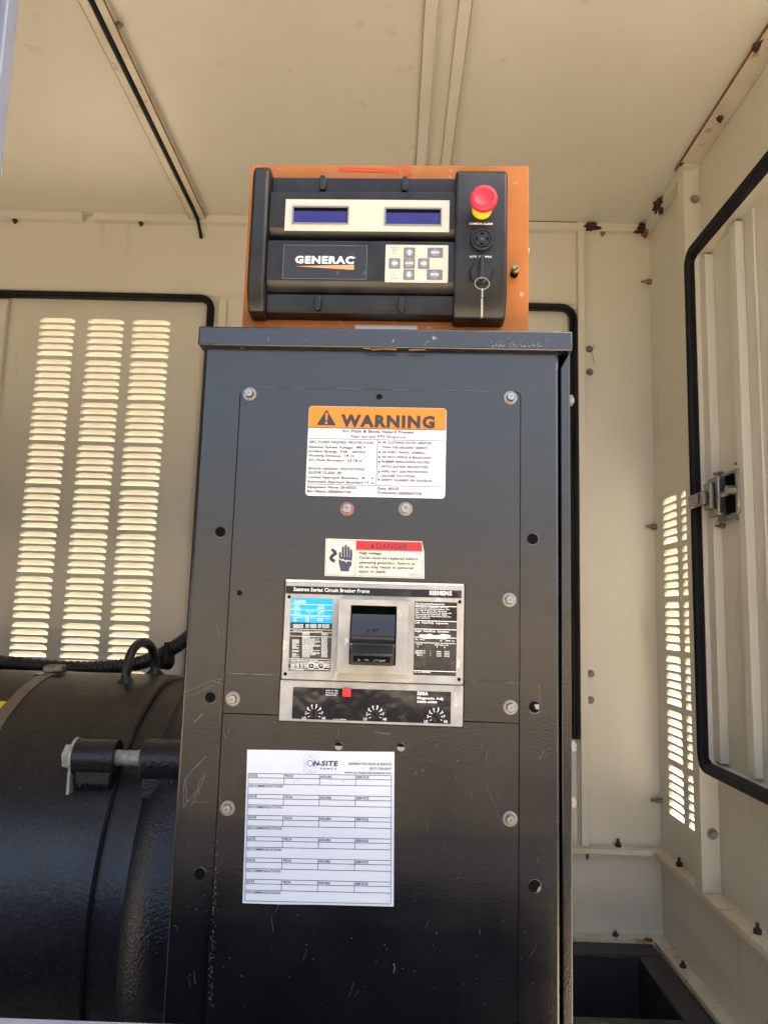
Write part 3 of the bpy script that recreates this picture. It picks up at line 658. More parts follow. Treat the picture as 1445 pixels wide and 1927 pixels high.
# accessories plate
b = MB(); xa, za = uv(*k6(650, 178), y1); xb, zb = uv(*k6(1268, 1305), y1); b.rect(xa, xb, zb, za, y1); b.m = 1
for yy in (240, 465, 590, 715, 1222): z = uv(*k6(650, yy), y2)[1]; b.rect(xa, xb, z - .0003, z + .0003, y2)
def t6(s, x, y, xr, cap, bold=.012): TX(b, s, k6(x, y), k6(xr, 0)[0], cap / 8.03, y2, bold)
t6('Accessories/Accesorios', 658, 220, 1096, 26, .02)
for i, (s, xr) in enumerate((('This device is equipped  with the', 1150), ('accessories indicated below. See', 1168), ('the side of device for electrical', 1122), ('data.  Este dispositivo se equipa de', 1195),
                             ('los accesorios indicados abajo.', 1140), ('Vea el lado del dispositivo para los', 1188), ('datos electricos.', 880))): t6(s, 655, 266 + i * 27.5, xr, 19)
t6('Left  Pole/Polo  Izquierdo:', 652, 508, 1152, 28); t6('Right  Pole/Polo  Derecho:', 652, 634, 1162, 28)
t6('IEC  947-2', 652, 760, 795, 20); t6('AC    50/60  Hz', 1020, 778, 1245, 20); t6('Interrupting Ratings/Valor de Interrupcion', 652, 804, 1258, 19)
t6('VOLTS', 668, 833, 760, 20); t6('RMS Symm kA', 948, 842, 1155, 19); t6('V', 682, 872, 702, 22); t6('I', 978, 878, 988, 22); t6('I', 1090, 882, 1100, 22)
for i, (a_, c_, d_) in enumerate((('220/240 V', '65 kA', '33 kA'), ('380/415 V', '40 kA', '20 kA'), ('500 V', '20 kA', '10 kA'))):
    t6(a_, 652 + (i == 2) * 25, 932 + i * 33, 802 - (i == 2) * 45, 21); t6(c_, 975, 944 + i * 33, 1045, 21); t6(d_, 1093, 948 + i * 33, 1168, 21); t6('~', 870, 938 + i * 33, 890, 21)
t6('Pc. No. B78948000', 642, 1252, 885, 19)
b.m = 2; b.flat([uv(*k6(px, py), y2 - .0002) for px, py in ((700, 690), (740, 672), (800, 680), (880, 662), (930, 690), (1010, 684), (1060, 668), (1130, 676), (1190, 690), (1165, 730), (1090, 752), (1000, 742), (920, 738), (840, 742), (760, 735))][::-1], y2 - .0003)
C(b, 'accessories_plate', [M['breaker_face'], M['white'], M['label_white']])
# toggle bezel and handle
yb = YF - 0.011
xa, za = uv(*k3(500, 172), yb); xb, zb = uv(*k3(960, 688), yb)
ha, hz = uv(*k3(578, 212), yb); hb, hz0 = uv(*k3(882, 625), yb)
b = MB(); b.box(xa, ha, yb, YF - .0001, zb, za); b.box(hb, xb, yb, YF - .0001, zb, za); b.box(ha, hb, yb, YF - .0001, hz, za); b.box(ha, hb, yb, YF - .0001, zb, hz0)
bez = C(b, 'toggle_bezel', M['breaker'])
cx_, cz_ = uv(*k3(918, 645), yb); b = MB(); b.line([(cx_ + .0038 * math.cos(t * math.pi / 10), cz_ + .0038 * math.sin(t * math.pi / 10)) for t in range(21)], .0003, yb - .0002); C(b, 'moulding_mark', M['bezel'], bez)
b = MB(); b.box(ha + .0001, hb - .0001, YF - .0008, YF - .00015, hz0, hz); C(b, 'toggle_well', M['hole'])
# curved drum and handle
dz1, dz0 = uv(*k3(600, 272), yb)[1], uv(*k3(600, 480), yb)[1]
b = MB(); pr = []
for i in range(15):
    t = i / 14; z = dz1 + (dz0 - .004 - dz1) * t; pr.append((yb + .0045 - .0095 * math.sin(math.pi * (0.08 + .62 * t)), z))
pr2 = pr + [(YF - .0012, pr[-1][1]), (YF - .0012, pr[0][1])]
b.prism_x(pr2, ha + .0016, hb - .0016); C(b, 'toggle_drum', M['gloss_black'], smooth=50)
b = MB(); zr = dz1 - .010; b.box(ha + .0016, hb - .0016, yb + .0012, yb + .0040, zr - .0008, zr); C(b, 'toggle_ridge', M['plastic'])
b = MB(); b.box(ha + .0012, hb - .0012, yb - .0072, yb - .0045, dz0 - .0008 + .0005, dz0 + .0012); C(b, 'toggle_ridge', M['bezel'])  # lighter grey paints the highlight line along the handle top
zt, zm, zl = uv(*k3(600, 472), yb - .01)[1], uv(*k3(600, 545), yb - .026)[1], uv(*k3(600, 628), yb - .026)[1]
x0_, x1_ = uv(*k3(572, 600), yb - .024)[0], uv(*k3(868, 600), yb - .024)[0]
b = MB(); b.prism_x([(yb - .006, zt), (yb - .026, zm), (yb - .026, zl + .001), (yb + .004, zl + .003), (yb + .004, zt)], x0_, x1_); hd = C(b, 'toggle_handle', M['plastic'], bev=0.0012)
b = MB(); b.rect(x0_ + .0035, x1_ - .0035, zl + .0045, zm - .0018, yb - .0263); b.m = 1
for px, py, r in ((655, 577, .0022), (716, 578, .0026)): x, z = uv(*k3(px, py), yb - .0263); b.disc(x, z, r, yb - .0267)
b.m = 2
qq = random.Random(5)
for _ in range(60):
    x = x0_ + .008 + qq.random() * (x1_ - x0_ - .016); z = zl + .005 + (zm - zl - .009) * (.15 + .45 * qq.random()); b.disc(x, z, qq.uniform(.0002, .0006), yb - .0265, 6)
C(b, 'handle_recess', [M['hole'], M['hole'], M['bezel']], hd)
xo, zo = uv(*k3(682, 405), yb - .006); xo2 = uv(*k3(768, 405), yb - .006)[0]
b = MB(); text(b, 'OFF', xo, zo, xo2 - xo, .0055, yb - .0058, bold=.04); b.m = 1; text(b, 'OFF', xo + .0004, zo + .0003, xo2 - xo - .0006, .0049, yb - .0060, bold=-.005)
C(b, 'embossed_off', [mat('embossed_edge', (0.05, 0.05, 0.055), 0.4), M['hole']])
# lower dial strip
ys, yt = YF + .0016 - .0004, YF + .0016 - .0007
b = MB(); xa, za = uv(*k3(187, 770), ys); xb, zb = uv(*k3(1256, 1022), ys)
b.rect(xa, xb, zb, za, ys); b.m = 1
def t7(s, x, y, xr, cap, bold=.015): TX(b, s, k7(x, y), k7(xr, 0)[0], cap / 4.014, yt, bold)
t7('PUSH TO TRIP', 374, 124, 466, 9); t7('Presione para', 374, 140, 466, 9); t7('Desconectar', 374, 156, 458, 9)
t7('500A', 1064, 153, 1145, 24, .03); t7('Magnetic Adj.', 1064, 184, 1266, 17, .02); t7('3000-6000', 1062, 212, 1212, 16, .02); t7('Pc. No. F78B9000', 428, 340, 526, 7)
dials = ((285, 296, 0), (746, 304, -38), (1206, 322, -35))
for dx_, dy_, _a in dials:
    for i, s in enumerate(('LO', '2', '3', '4', '5', '6', '7', 'HI')):
        ang = R_(208 - i * (236 / 7)); rx, ry = 62, 64
        if s in ('LO', 'HI'): tx, ty = (dx_ - 90, dy_ + 41) if s == 'LO' else (dx_ + 60, dy_ + 43); wd = 28 if s == 'LO' else 24
        else: tx, ty = dx_ + rx * math.cos(ang) - 7, dy_ - ry * math.sin(ang) + 10; wd = 13
        t7(s, tx, ty, tx + wd, 19, .012)
        pa = uv(*k7(dx_ + 40 * math.cos(ang), dy_ - 40 * math.sin(ang)), yt); pb = uv(*k7(dx_ + 50 * math.cos(ang), dy_ - 50 * math.sin(ang)), yt); b.line([pa, pb], .0007, yt)
C(b, 'adjustment_strip', [M['breaker_face'], M['white']])
xa, za = uv(*k7(501, 102), ys); xb, zb = uv(*k7(562, 166), ys); b = MB(); b.box(xa, xb, ys - .0025, ys - .0001, zb, za); C(b, 'trip_button', M['breaker_red'], bev=.0006)
for dx_, dy_, a_ in dials:
    x, z = uv(*k7(dx_, dy_), ys); b = MB(); b.cyl((x, ys - .0001, z), (x, ys - .0022, z), .0047, .0044, 28); b.m = 1
    c_, s_ = math.cos(R_(90 - a_)), math.sin(R_(90 - a_)); b.line([(x - c_ * .0042, z - s_ * .0042), (x + c_ * .0042, z + s_ * .0042)], .0012, ys - .0024)
    C(b, 'adjustment_dial', [M['plastic'], M['hole']])
for px, py in ((75, 62), (470, 75), (968, 92), (1365, 108)):
    x, z = uv(*k7(px, py), YF + .0014); b = MB(); b.line([(x + .0028 * math.cos(t * math.pi / 10), z + .0028 * math.sin(t * math.pi / 10)) for t in range(21)], .0003, YF + .0014); b.line([(x + .0016 * math.cos(t * math.pi / 8), z + .0016 * math.sin(t * math.pi / 8)) for t in range(11)], .0003, YF + .0014); C(b, 'moulding_mark', M['bezel'], lower)

# ================================================================== arc flash warning label
wt, WO = cab_thing('warning_label', 'white arc flash warning label with orange WARNING header near cabinet top', 'warning label', (-0.0405, 0, 0.125))
kw = K(560, 750, 4.983); yl, yp, yq = -0.0003, -0.0006, -0.0009
def rrect(x0, x1, z0, z1, r, n=6, corners=(1, 1, 1, 1)):
    out = []
    for (cx, cz, a, on) in ((x0 + r, z0 + r, 180, corners[0]), (x1 - r, z0 + r, 270, corners[1]), (x1 - r, z1 - r, 0, corners[2]), (x0 + r, z1 - r, 90, corners[3])):
        if on: out += [(cx + r * math.cos(R_(a + 90 * i / n)), cz + r * math.sin(R_(a + 90 * i / n))) for i in range(n + 1)]
        else: out.append((cx + (r if a in (270, 0) else -r), cz + (r if a in (0, 90) else -r)))
    return out
X0, X1, Z0, Z1 = -0.1160, 0.0345, 0.1250, 0.2248; ZH = 0.2005
b = MB(); b.prism(rrect(X0, X1, Z0, Z1, .004), yl, 0.0004); b.build('label_sheet', M['label_white'], wt, WO)
b = MB(); b.flat(rrect(X0 + .0004, X1 - .0004, ZH, Z1 - .0004, .0036, corners=(0, 0, 1, 1)), yp); hdr = b.build('label_header', M['label_orange'], wt, WO)
b = MB()
def tw(s, x, y, xr, cap, bold=.028): TX(b, s, kw(x, y), kw(xr, 0)[0], cap / 4.983, yq, bold)
tw('WARNING', 402, 256, 1286, 108, .055)
a0, a1, a2 = uv(*kw(178, 247), yq), uv(*kw(362, 252), yq), uv(*kw(272, 100), yq); b.flat([a0, a1, a2], yq)
b.rect(X0 + .0003, X1 - .0015, ZH - .0006, ZH + .0001, yq)
zA = uv(*kw(105, 372), yq)[1]; zB = uv(*kw(95, 801), yq)[1]; xm = uv(*kw(750, 390), yq)[0]
b.rect(X0 + .001, X1 - .0008, zA - .0003, zA + .0002, yq); b.rect(X0 + .001, X1 - .002, zB - .0003, zB + .0002, yq); b.rect(xm - .0003, xm + .0003, zB, zA, yq)
tw('Arc Flash & Shock Hazard Present', 417, 315, 1090, 26); tw('Appropriate PPE Required', 494, 363, 1010, 27, .008)
tw('ARC FLASH HAZARD PROTECTION', 105, 414, 708, 22); tw('Nominal System Voltage:', 104, 462, 524, 23); tw('480 V', 548, 468, 638, 23)
tw('Incident Energy:', 102, 502, 376, 23); tw('9.06', 400, 507, 468, 23); tw('cal/cm2', 508, 508, 636, 23); tw('Working Distance:', 102, 542, 410, 23); tw('18', 442, 545, 478, 23); tw('in', 500, 546, 528, 23)
tw('Arc Flash Boundary:', 100, 584, 444, 23); tw('63.78 in', 470, 592, 602, 23); tw('SHOCK HAZARD PROTECTION', 98, 664, 625, 22); tw('GLOVE CLASS: 00', 97, 704, 410, 23)
tw('Limited Approach Boundary:', 95, 746, 580, 23); tw('42', 596, 754, 634, 23); tw('in', 688, 756, 714, 23); tw('Restricted Approach Boundary:', 94, 787, 625, 23); tw('12', 635, 796, 668, 23); tw('in', 688, 800, 716, 23)
tw('Equipment Name:', 92, 838, 390, 24); tw('20-00322', 402, 845, 550, 24); tw('Bus Name:', 90, 878, 270, 24); tw('GENERATOR', 282, 884, 504, 24); tw('Date:', 752, 854, 838, 24); tw('8/5/25', 850, 856, 948, 24); tw('Protection:', 750, 893, 936, 24); tw('GENERATOR', 944, 900, 1165, 24)
for s, x, y, xr in (('AR CLOTHING RATED GREATER', 792, 420, 1258), ('THAN THE INCIDENT ENERGY', 792, 466, 1222), ('AR SHIRT, PANTS, OVERALL', 790, 512, 1200), ('AR FACE SHIELD & BALACLAVA', 788, 556, 1255), ('RUBBER INSULATING GLOVES', 788, 600, 1236),
                    ('WITH LEATHER PROTECTORS', 786, 646, 1224), ('HARD HAT, EAR PROTECTION,', 784, 692, 1226), ('LEATHER FOOTWEAR', 782, 734, 1102), ('SAFETY GLASSES OR GOGGLES', 782, 772, 1262)): tw(s, x, y, xr, 21)
for x, y in ((770, 410), (768, 503), (766, 549), (764, 594), (762, 687), (760, 760)): u_, v_ = uv(*kw(x, y), yq); b.rect(u_ - .0009, u_ + .0009, v_ - .0010, v_ + .0010, yq)
for pa, xr in (((105, 425), 708), ((98, 676), 625)): u_, v_ = uv(*kw(*pa), yq); b.rect(u_, uv(*kw(xr, pa[1]), yq)[0], v_ - .0002, v_, yq)
b.build('lettering', M['ink'], wt, WO)
b = MB(); u_, v_ = uv(*kw(269, 228), yq); b.disc(u_, v_, .0014, yq - .0002); u2, v2 = uv(*kw(272, 140), yq); b.flat([(u_ - .0007, v_ + .0026), (u_ + .0007, v_ + .0026), (u_ + .0014, v2 - .001), (u_ + .0008, v2 + .0006), (u_ - .0008, v2 + .0006), (u_ - .0014, v2 - .001)], yq - .0002)
b.build('exclamation_mark', M['label_orange'], wt, WO)

# ================================================================== danger label
dt, DO = cab_thing('danger_label', 'cream high voltage DANGER label with shocked hand symbol above breaker', 'danger label', (-0.039, 0, 0.039))
kd = K(500, 720, 3.6125)
c4 = [uv(*kd(400, 1314), yl), uv(*kd(1078, 1334), yl), uv(*kd(1062, 1080), yl), uv(*kd(408, 1060), yl)]
b = MB(); b.prism(c4[:2] + [uv(*kd(1076, 1150), yl)] + c4[2:], yl, .0004); b.build('label_sheet', M['label_cream'], dt, DO)
b = MB(); b.flat([uv(*kd(616, 1136), yp), uv(*kd(1064, 1146), yp), uv(*kd(1060, 1088), yp), uv(*kd(616, 1076), yp)], yp); b.build('label_header', M['label_red'], dt, DO)
b = MB()
def td(s, x, y, xr, cap, bold=.026): TX(b, s, kd(x, y), kd(xr, 0)[0], cap / 3.6125, yq, bold)
td('DANGER', 755, 1128, 962, 36, .012); b.flat([uv(*kd(708, 1124), yq), uv(*kd(740, 1125), yq), uv(*kd(724, 1092), yq)], yq)
for s, x, y, xr in (('High voltage.', 636, 1166, 792), ('Cover must be replaced before', 636, 1198, 1034), ('operating generator. Failure to', 634, 1230, 1014), ('do so may result in personal', 633, 1260, 1002), ('injury or death.', 632, 1291, 820)): td(s, x, y, xr, 17, .026)
td('065469 E', 975, 1312, 1050, 11, 0)
def pl(pts, w=.0003): b.line([uv(*kd(*p), yq) for p in pts], w, yq)
pl([(415, 1070), (1055, 1086), (1066, 1326), (408, 1306), (415, 1070)]); pl([(615, 1074), (606, 1314)]); pl([(616, 1138), (1064, 1148)])
b.build('lettering', M['ink'], dt, DO)
b = MB()
def fl(pts): b.flat([uv(*kd(*p), yq) for p in pts], yq)
fl([(508, 1282), (566, 1284), (568, 1262), (584, 1240), (586, 1190), (498, 1186), (496, 1220), (506, 1262)])
for x0_, y0_, y1_ in ((498, 1152, 1190), (518, 1114, 1190), (537, 1102, 1190), (556, 1114, 1190), (574, 1134, 1192)):
    fl([(x0_, y1_), (x0_ + 14, y1_), (x0_ + 14, y0_ + 5), (x0_ + 10, y0_), (x0_ + 4, y0_), (x0_, y0_ + 5)])
b.line([uv(*kd(*p), yq) for p in ((452, 1136), (470, 1150), (474, 1164), (452, 1178), (442, 1192), (448, 1204), (462, 1212))], .0032, yq)
for p in ((474, 1208), (470, 1222), (460, 1224)): b.line([uv(*kd(460, 1212), yq), uv(*kd(*p), yq)], .0007, yq)
b.m = 1
b.line([uv(*kd(*p), yq - .0002) for p in ((497, 1196), (526, 1212), (522, 1200), (552, 1222), (548, 1208), (586, 1216))], .0009, yq - .0002)
b.build('shocked_hand_symbol', [M['ink_blue'], M['label_cream']], dt, DO)

# ================================================================== service record sheet
pt, PO = cab_thing('service_record_sheet', 'white paper service record sheet stuck to the lower cabinet front', 'paper sheet', (-0.085, 0, -0.292))
TL, TR, BL = Vector((-0.1651, -0.1420)), Vector((-0.0120, -0.1402)), Vector((-0.1640, -0.2925))
TL = Vector((-0.1650, -0.1428)); TR = Vector((-0.0128, -0.1398)); BL = Vector((-0.1618, -0.2926))
yl2 = 0.0001
def pp(a, b_): v = TL + (TR - TL) * a + (BL - TL) * b_; return (v.x, v.y)
b = MB(); b.prism([pp(0, 1), pp(.25, 1.002), pp(.5, .999), pp(1, 1), pp(1.0, .5), pp(1, 0), pp(.6, .003), pp(.3, -.001), pp(0, 0)], yl2, .0007); b.build('sheet', M['paper'], pt, PO)
ang = math.atan2((TR - TL).y, (TR - TL).x); PW = (TR - TL).length
yk = yl2 - .0003
b = MB()
def bar(a0_, b0_, a1_, b1_, w=.0005): b.line([pp(a0_, b0_), pp(a1_, b1_)], w, yk)
A0, A1, G0, GH = .0145, .981, .157, .1378
bar(A0, G0, A0, G0 + 6 * GH); bar(A1, G0, A1, G0 + 6 * GH); bar(A0, G0 + 6 * GH, A1, G0 + 6 * GH)
def tp(s, a_, b_, w, cap, bold=0.028, **k): x, z = pp(a_, b_); text(b, s, x, z, w * PW if w else None, cap * PW, yk, ang=ang, bold=bold, **k)
for i in range(6):
    t = G0 + i * GH
    bar(A0, t, A1, t); bar(A0, t + .028, A1, t + .028); bar(A0, t + .069, A1, t + .069)
    for c_ in (.256, .497, .740): bar(c_, t, c_, t + .069)
    tp('DATE', .021, t + .0215, .054, .0145); tp('TECH', .262, t + .0215, .054, .0145); tp('HOURS', .503, t + .0215, .075, .0145); tp('SERVICE', .746, t + .0215, .084, .0145); tp('RECOMMENDATIONS:', .021, t + .0905, .232, .0150, .012)
tp('GENERATOR SALES & SERVICE', .690, .0895, .292, .0145, .018); tp('(817) 750-0207', .834, .119, .148, .0145, .018); tp('www.on-sitepowersystems.com', .665, .147, .317, .0145, .018)
b.build('form_lettering', M['ink_blue'], pt, PO)
b = MB(); tp('N', .452, .0985, .036, .030, .035, shear=.18); tp('-', .489, .0985, .015, .030, .05); tp('SITE', .506, .0985, .110, .031, .035, shear=.18); tp('P O W', .500, .124, .065, .0120, .03, shear=.2)
b.m = 1; tp('E R', .572, .124, .040, .0120, .03, shear=.2)
x, z = pp(.431, .084); b.line([(x + .0028 * math.cos(t * math.pi / 12), z + .0028 * math.sin(t * math.pi / 12)) for t in range(25)], .0008, yk)
b.m = 2
for tilt in (28, -28):
    c0x, c0z = pp(.43, .0865); ct, st = math.cos(R_(90 + tilt)), math.sin(R_(90 + tilt)); pts = []
    for t in range(29):
        e, f_ = .0098 * math.cos(t * 2 * math.pi / 28), .0048 * math.sin(t * 2 * math.pi / 28); pts.append((c0x + e * ct - f_ * st, c0z + e * st + f_ * ct))
    b.line(pts, .00022, yk)
b.build('logo_lettering', [M['ink'], M['logo_blue'], M['grey_print']], pt, PO)
b = MB()
qq = random.Random(11)
for i in range(26):
    c_ = qq.choice((.05, .28, .53, .6, .78)); x, z = pp(c_ + qq.uniform(-.02, .09), G0 + .05 + qq.uniform(-.012, .014)); b.line([(x, z), (x + qq.uniform(-.0006, .0006), z + qq.uniform(.0002, .0009))], .0003, yk)
x, z = pp(.652, .19); b.line([(x, z), (x + .0002, z - .002)], .0006, yk)
b.build('pencil_marks', M['grey_print'], pt, PO)

# ================================================================== orange control box
ot, OO = cab_thing('orange_control_box', 'orange painted steel box standing on the black cabinet', 'control box', (-0.0375, 0.03, 0.316))
ZO1 = 0.5300
b = MB(); b.box(-0.2028, 0.1278, 0.03, 0.16, 0.3130, ZO1); b.build('box_body', M['orange'], ot, OO, 0.0015, seg=3)
def TO(p, o=.0297): return uv(p[0], p[1], o)
b = MB()
for k_ in range(5): b.line([TO((638 + rnd.uniform(-3, 3), 314 + k_ * 2.1)), TO((690, 315.5 + k_ * 2 + rnd.uniform(-2, 2))), TO((742 + rnd.uniform(-6, 6), 318 + k_ * 1.6))], .0010, .0297)
for s_ in ([(750, 328), (749, 313), (757, 314), (757, 318)], [(762, 329), (761, 313), (775, 315)], [(762, 320), (770, 321), (774, 330)], [(768, 329), (775, 328)]): b.line([TO(p) for p in s_], .0016, .0296)
b.build('crayon_marks', M['crayon'], ot, OO)
b = MB(); xa, za = uv(668, 611.5, .0295); xb, _ = uv(785, 613, .0295); b.rect(xa, xb, .3135, za, .0294); b.m = 1; b.rect(xa + .001, xb - .001, za - .0016, za - .0012, .0292); b.build('paper_sticker', [M['label_white'], M['grey_print']], ot, OO)
x, z = uv(970, 501, .018); b = MB(); b.cyl((x, .03, z - .004), (x, .018, z - .004), .0045, n=16); b.m = 1; b.cyl((x, .018, z - .004), (x, .015, z - .004), .0052, .0046, 12); b.m = 0; b.line([(x - .003, z - .006), (x + .003, z - .002)], .001, .0148)
b.build('latch_screw', [M['hole'], M['brass']], ot, OO)
b = MB(); b.lathe((0.1278, 0.05, 0.433), (1, 0, 0), [(0, .006), (.003, .005), (.005, 0)], 16); b.build('side_screw', M['zinc'], ot, OO)

# ================================================================== control panel
ct_, CT = cab_thing('control_panel', 'black plastic generator control panel with two blue displays on orange box', 'control panel', (-0.046, 0.03, 0.334))
def Q(mb, name, m, parent=None, bev=0, **k): return mb.build(name, m, parent or ct_, CT if parent is None else (0, 0, 0), bev, **k)
yA, yM = 0.016, 0.0
b = MB(); b.box(-0.1700, 0.0410, 0.013, 0.0298, 0.3365, 0.5000)
# section profile (y,z) of the middle part: bands and grooves
prof = [(0.0298, 0.3350), (0.0125, 0.3370), (0.0105, 0.3430), (0.0105, 0.3585), (0.0170, 0.3605), (0.0105, 0.3625), (0.0010, 0.3700), (0.0, 0.3730), (0.0, 0.4180), (0.0150, 0.4215), (0.0150, 0.4235), (0.0015, 0.4330), (0.0, 0.4360), (0.0, 0.4775), (0.0060, 0.4790), (0.0100, 0.4810), (0.0105, 0.5010), (0.0298, 0.5020)]
b = MB(); b.prism_x(prof, -0.1715, 0.0425); mid = Q(b, 'centre_panel', M['plastic'], bev=0.0008)
b = MB(); b.prism_x([(0.0298, 0.3325), (0.0060, 0.3340), (-0.0070, 0.3560), (-0.0070, 0.4960), (0.0, 0.5080), (0.0298, 0.5090)], -0.1915, -0.1720); Q(b, 'left_end_bar', M['plastic'], bev=0.004, seg=4)
b = MB(); b.prism_x([(0.0298, 0.3290), (0.0080, 0.3300), (-0.0070, 0.3520), (-0.0070, 0.4950), (-0.0020, 0.5035), (0.0298, 0.5075)], 0.0400, 0.0985); rc = Q(b, 'right_end_block', M['plastic'], bev=0.0035, seg=4)
for px, py in ((607, 342), (762, 344), (597, 568), (755, 571)):
    x, z = uv(px, py, 0.004); b = MB(); b.prism([(x + .0038 * math.cos(R_(t)), z + (.0052 if 0 <= t < 180 else -.0052) + .0038 * math.sin(R_(t))) for t in range(0, 360, 20)], .0035, .0112); Q(b, 'clip_tab', M['plastic'], bev=0.001)
# display fascia
yf = -0.0006
xa, za = uv(538, 374, yf); xb, zb = uv(845, 436, yf)
b = MB(); b.box(xa, xb, yf, 0.0, zb, za); fas = Q(b, 'display_fascia', M['ivory'])
for p0, p1 in (((551, 387.5), (656, 422)), ((724, 390.5), (831, 425))):
    x0_, z1_ = uv(*p0, yf); x1_, z0_ = uv(*p1, yf)
    b = MB(); w = .0016
    b.box(x0_, x1_, yf - .0012, yf - .0001, z1_ - w, z1_); b.box(x0_, x1_, yf - .0012, yf - .0001, z0_, z0_ + w); b.box(x0_, x0_ + w, yf - .0012, yf - .0001, z0_ + w, z1_ - w); b.box(x1_ - w, x1_, yf - .0012, yf - .0001, z0_ + w, z1_ - w)
    bz = Q(b, 'display', M['bezel'])
    b = MB(); b.rect(x0_ + w, x1_ - w, z0_ + w, z1_ - w, yf - .0003); b.m = 1; b.rect(x0_ + w, x1_ - w, z1_ - w - .0042, z1_ - w, yf - .0005); b.rect(x1_ - w - .0008, x1_ - w, z0_ + w, z1_ - w, yf - .0006); Q(b, 'screen', [M['lcd'], M['hole']], bz)
# maker's badge
xa, za = uv(534.5, 460.5, yf); xb, zb = uv(689, 525.5, yf)
b = MB(); b.box(xa, xb, -0.0008, 0.0, zb, za); b.m = 1
for e in ([(xa, zb), (xb, zb), (xb, za), (xa, za), (xa, zb)],): b.line(e, .0004, -0.0009)
bd = Q(b, 'maker_badge', [M['badge'], M['bezel']])
kg = K(450, 300, 4.661)
b = MB(); TX(b, 'GENERAC', kg(490, 905), kg(1005, 0)[0], 14.0, -0.0011, .045); x, z = uv(*kg(1017, 858), -.0011); b.disc(x, z, .0005, -.0011)
b.m = 1; b.flat([uv(*kg(490, 934), -.0011), uv(*kg(1006, 966), -.0011), uv(*kg(1006, 922), -.0011)], -.0011); Q(b, 'badge_lettering', [M['white'], M['orange_print']], bd)
# keypad
kk = K(700, 300, 4.661)
xa, za = uv(*kk(121, 745), yf); xb, zb = uv(*kk(664, 1080), yf)
b = MB(); b.prism(rrect(xa, xb, zb, za, .0015), yf, 0.0); kp = Q(b, 'keypad', M['ivory'])
def key(x0_, y0_, x1_, y1_, word=None, arrow=None):
    b = MB(); a = uv(*kk(x0_, y0_), yf); c = uv(*kk(x1_, y1_), yf); b.prism(rrect(a[0], c[0], c[1], a[1], .0007, 4), yf - .0006, yf - .0001)
    cx, cz = (a[0] + c[0]) / 2, (a[1] + c[1]) / 2; b.m = 1; r = min(c[0] - a[0], a[1] - c[1]) * .42; b.disc(cx, cz, r, yf - .0008, 24); b.m = 2
    if word: text(b, word, cx, cz - .0011, r * 1.85, .0024, yf - .0010, bold=.01, align='C')
    else:
        s = r * .62; P = [(-.35, -1), (.35, -1), (.35, 0), (1, 0), (0, 1), (-1, 0), (-.35, 0)]; ca, sa = math.cos(R_(arrow)), math.sin(R_(arrow))
        b.flat([(cx + s * (p * ca - q_ * sa), cz + s * (p * sa + q_ * ca)) for p, q_ in P], yf - .0010)
    Q(b, 'key', [M['key_grey'], M['key_disc'], M['white']], kp)
key(281, 772, 376, 860, arrow=0); key(150, 867, 246, 955, arrow=90); key(278, 868, 374, 955, 'HOME'); key(406, 868, 502, 957, arrow=-90); key(277, 966, 371, 1054, arrow=180)
key(488, 774, 621, 860, 'MENU'); key(482, 966, 616, 1055, 'ENTER')
b = MB()
for s, x, y, xr in (('NOT IN', 166, 776, 238), ('AUTO', 174, 795, 228), ('ALARM', 160, 1046, 230)): TX(b, s, kk(x, y), kk(xr, 0)[0], 2.9, yf - .0004, .0)
b.build('keypad_lettering', M['grey_print'], kp, (0, 0, 0))
for px, py in ((200, 811), (194, 1006)):
    x, z = uv(*kk(px, py), yf - .0004); b = MB(); b.disc(x, z, .0017, yf - .0004); b.m = 1; b.disc(x, z, .0011, yf - .0006); b.build('indicator_lamp', [M['grey_print'], M['label_white']], kp, (0, 0, 0))
# right block: emergency stop, buzzer, key switch
yR = -0.0070
ex, ez = uv(908, 383, -0.018); 
ex, ez = 0.0696, 0.4525
b = MB(); b.lathe((ex, yR, ez), (0, -1, 0), [(-.0005, 0), (-.0005, .0112), (.011, .0108), (.012, .0100), (.0155, .0100), (.016, 0)], 36); es = Q(b, 'emergency_stop', M['yellow'], smooth=35)
b = MB(); b.lathe((ex, yR - .0155, ez), (0, -1, 0), [(0, 0), (0, .0105), (.0025, .0138), (.0050, .0150), (.0085, .0151), (.0108, .0143), (.0120, .0128), (.0122, .0108), (.0112, .0100), (.0108, 0)], 44)
Q(b, 'mushroom_head', M['red'], es, smooth=50)
ka = K(700, 300, 4.661)
b = MB(); TX(b, 'COMMON ALARM', ka(853, 569), ka(1056, 0)[0], 4.0, yR - .0004, .02); Q(b, 'alarm_lettering', M['white'])
b = MB(); TX(b, 'AUTO', ka(855, 858), ka(918, 0)[0], 4.0, yR - .0004, .02); TX(b, 'OFF', ka(936, 858), ka(976, 0)[0], 4.0, yR - .0004, .02); TX(b, 'MAN.', ka(992, 859), ka(1052, 0)[0], 4.0, yR - .0004, .02)
Q(b, 'switch_lettering', M['white'])
hx, hz_ = uv(907, 449, yR - .006)
b = MB(); b.lathe((hx, yR, hz_), (0, -1, 0), [(0, .0128), (.0055, .0126), (.0065, .0118), (.0065, .0106), (.0050, .0100), (.0050, .0092), (.0062, .0088), (.0062, 0)], 40); hn = Q(b, 'alarm_buzzer', M['plastic'], smooth=35)
b = MB()
for t in range(4):
    c_, s_ = math.cos(t * math.pi / 2), math.sin(t * math.pi / 2)
    b.flat([(hx + c_ * u_ - s_ * v_, hz_ + s_ * u_ + c_ * v_) for u_, v_ in ((.0050, -.0018), (.0072, -.0022), (.0072, .0022), (.0050, .0018))], yR - .0064)
b.m = 1; b.line([(hx + .0014 * math.cos(t * math.pi / 8), hz_ + .0014 * math.sin(t * math.pi / 8)) for t in range(17)], .0005, yR - .0065)
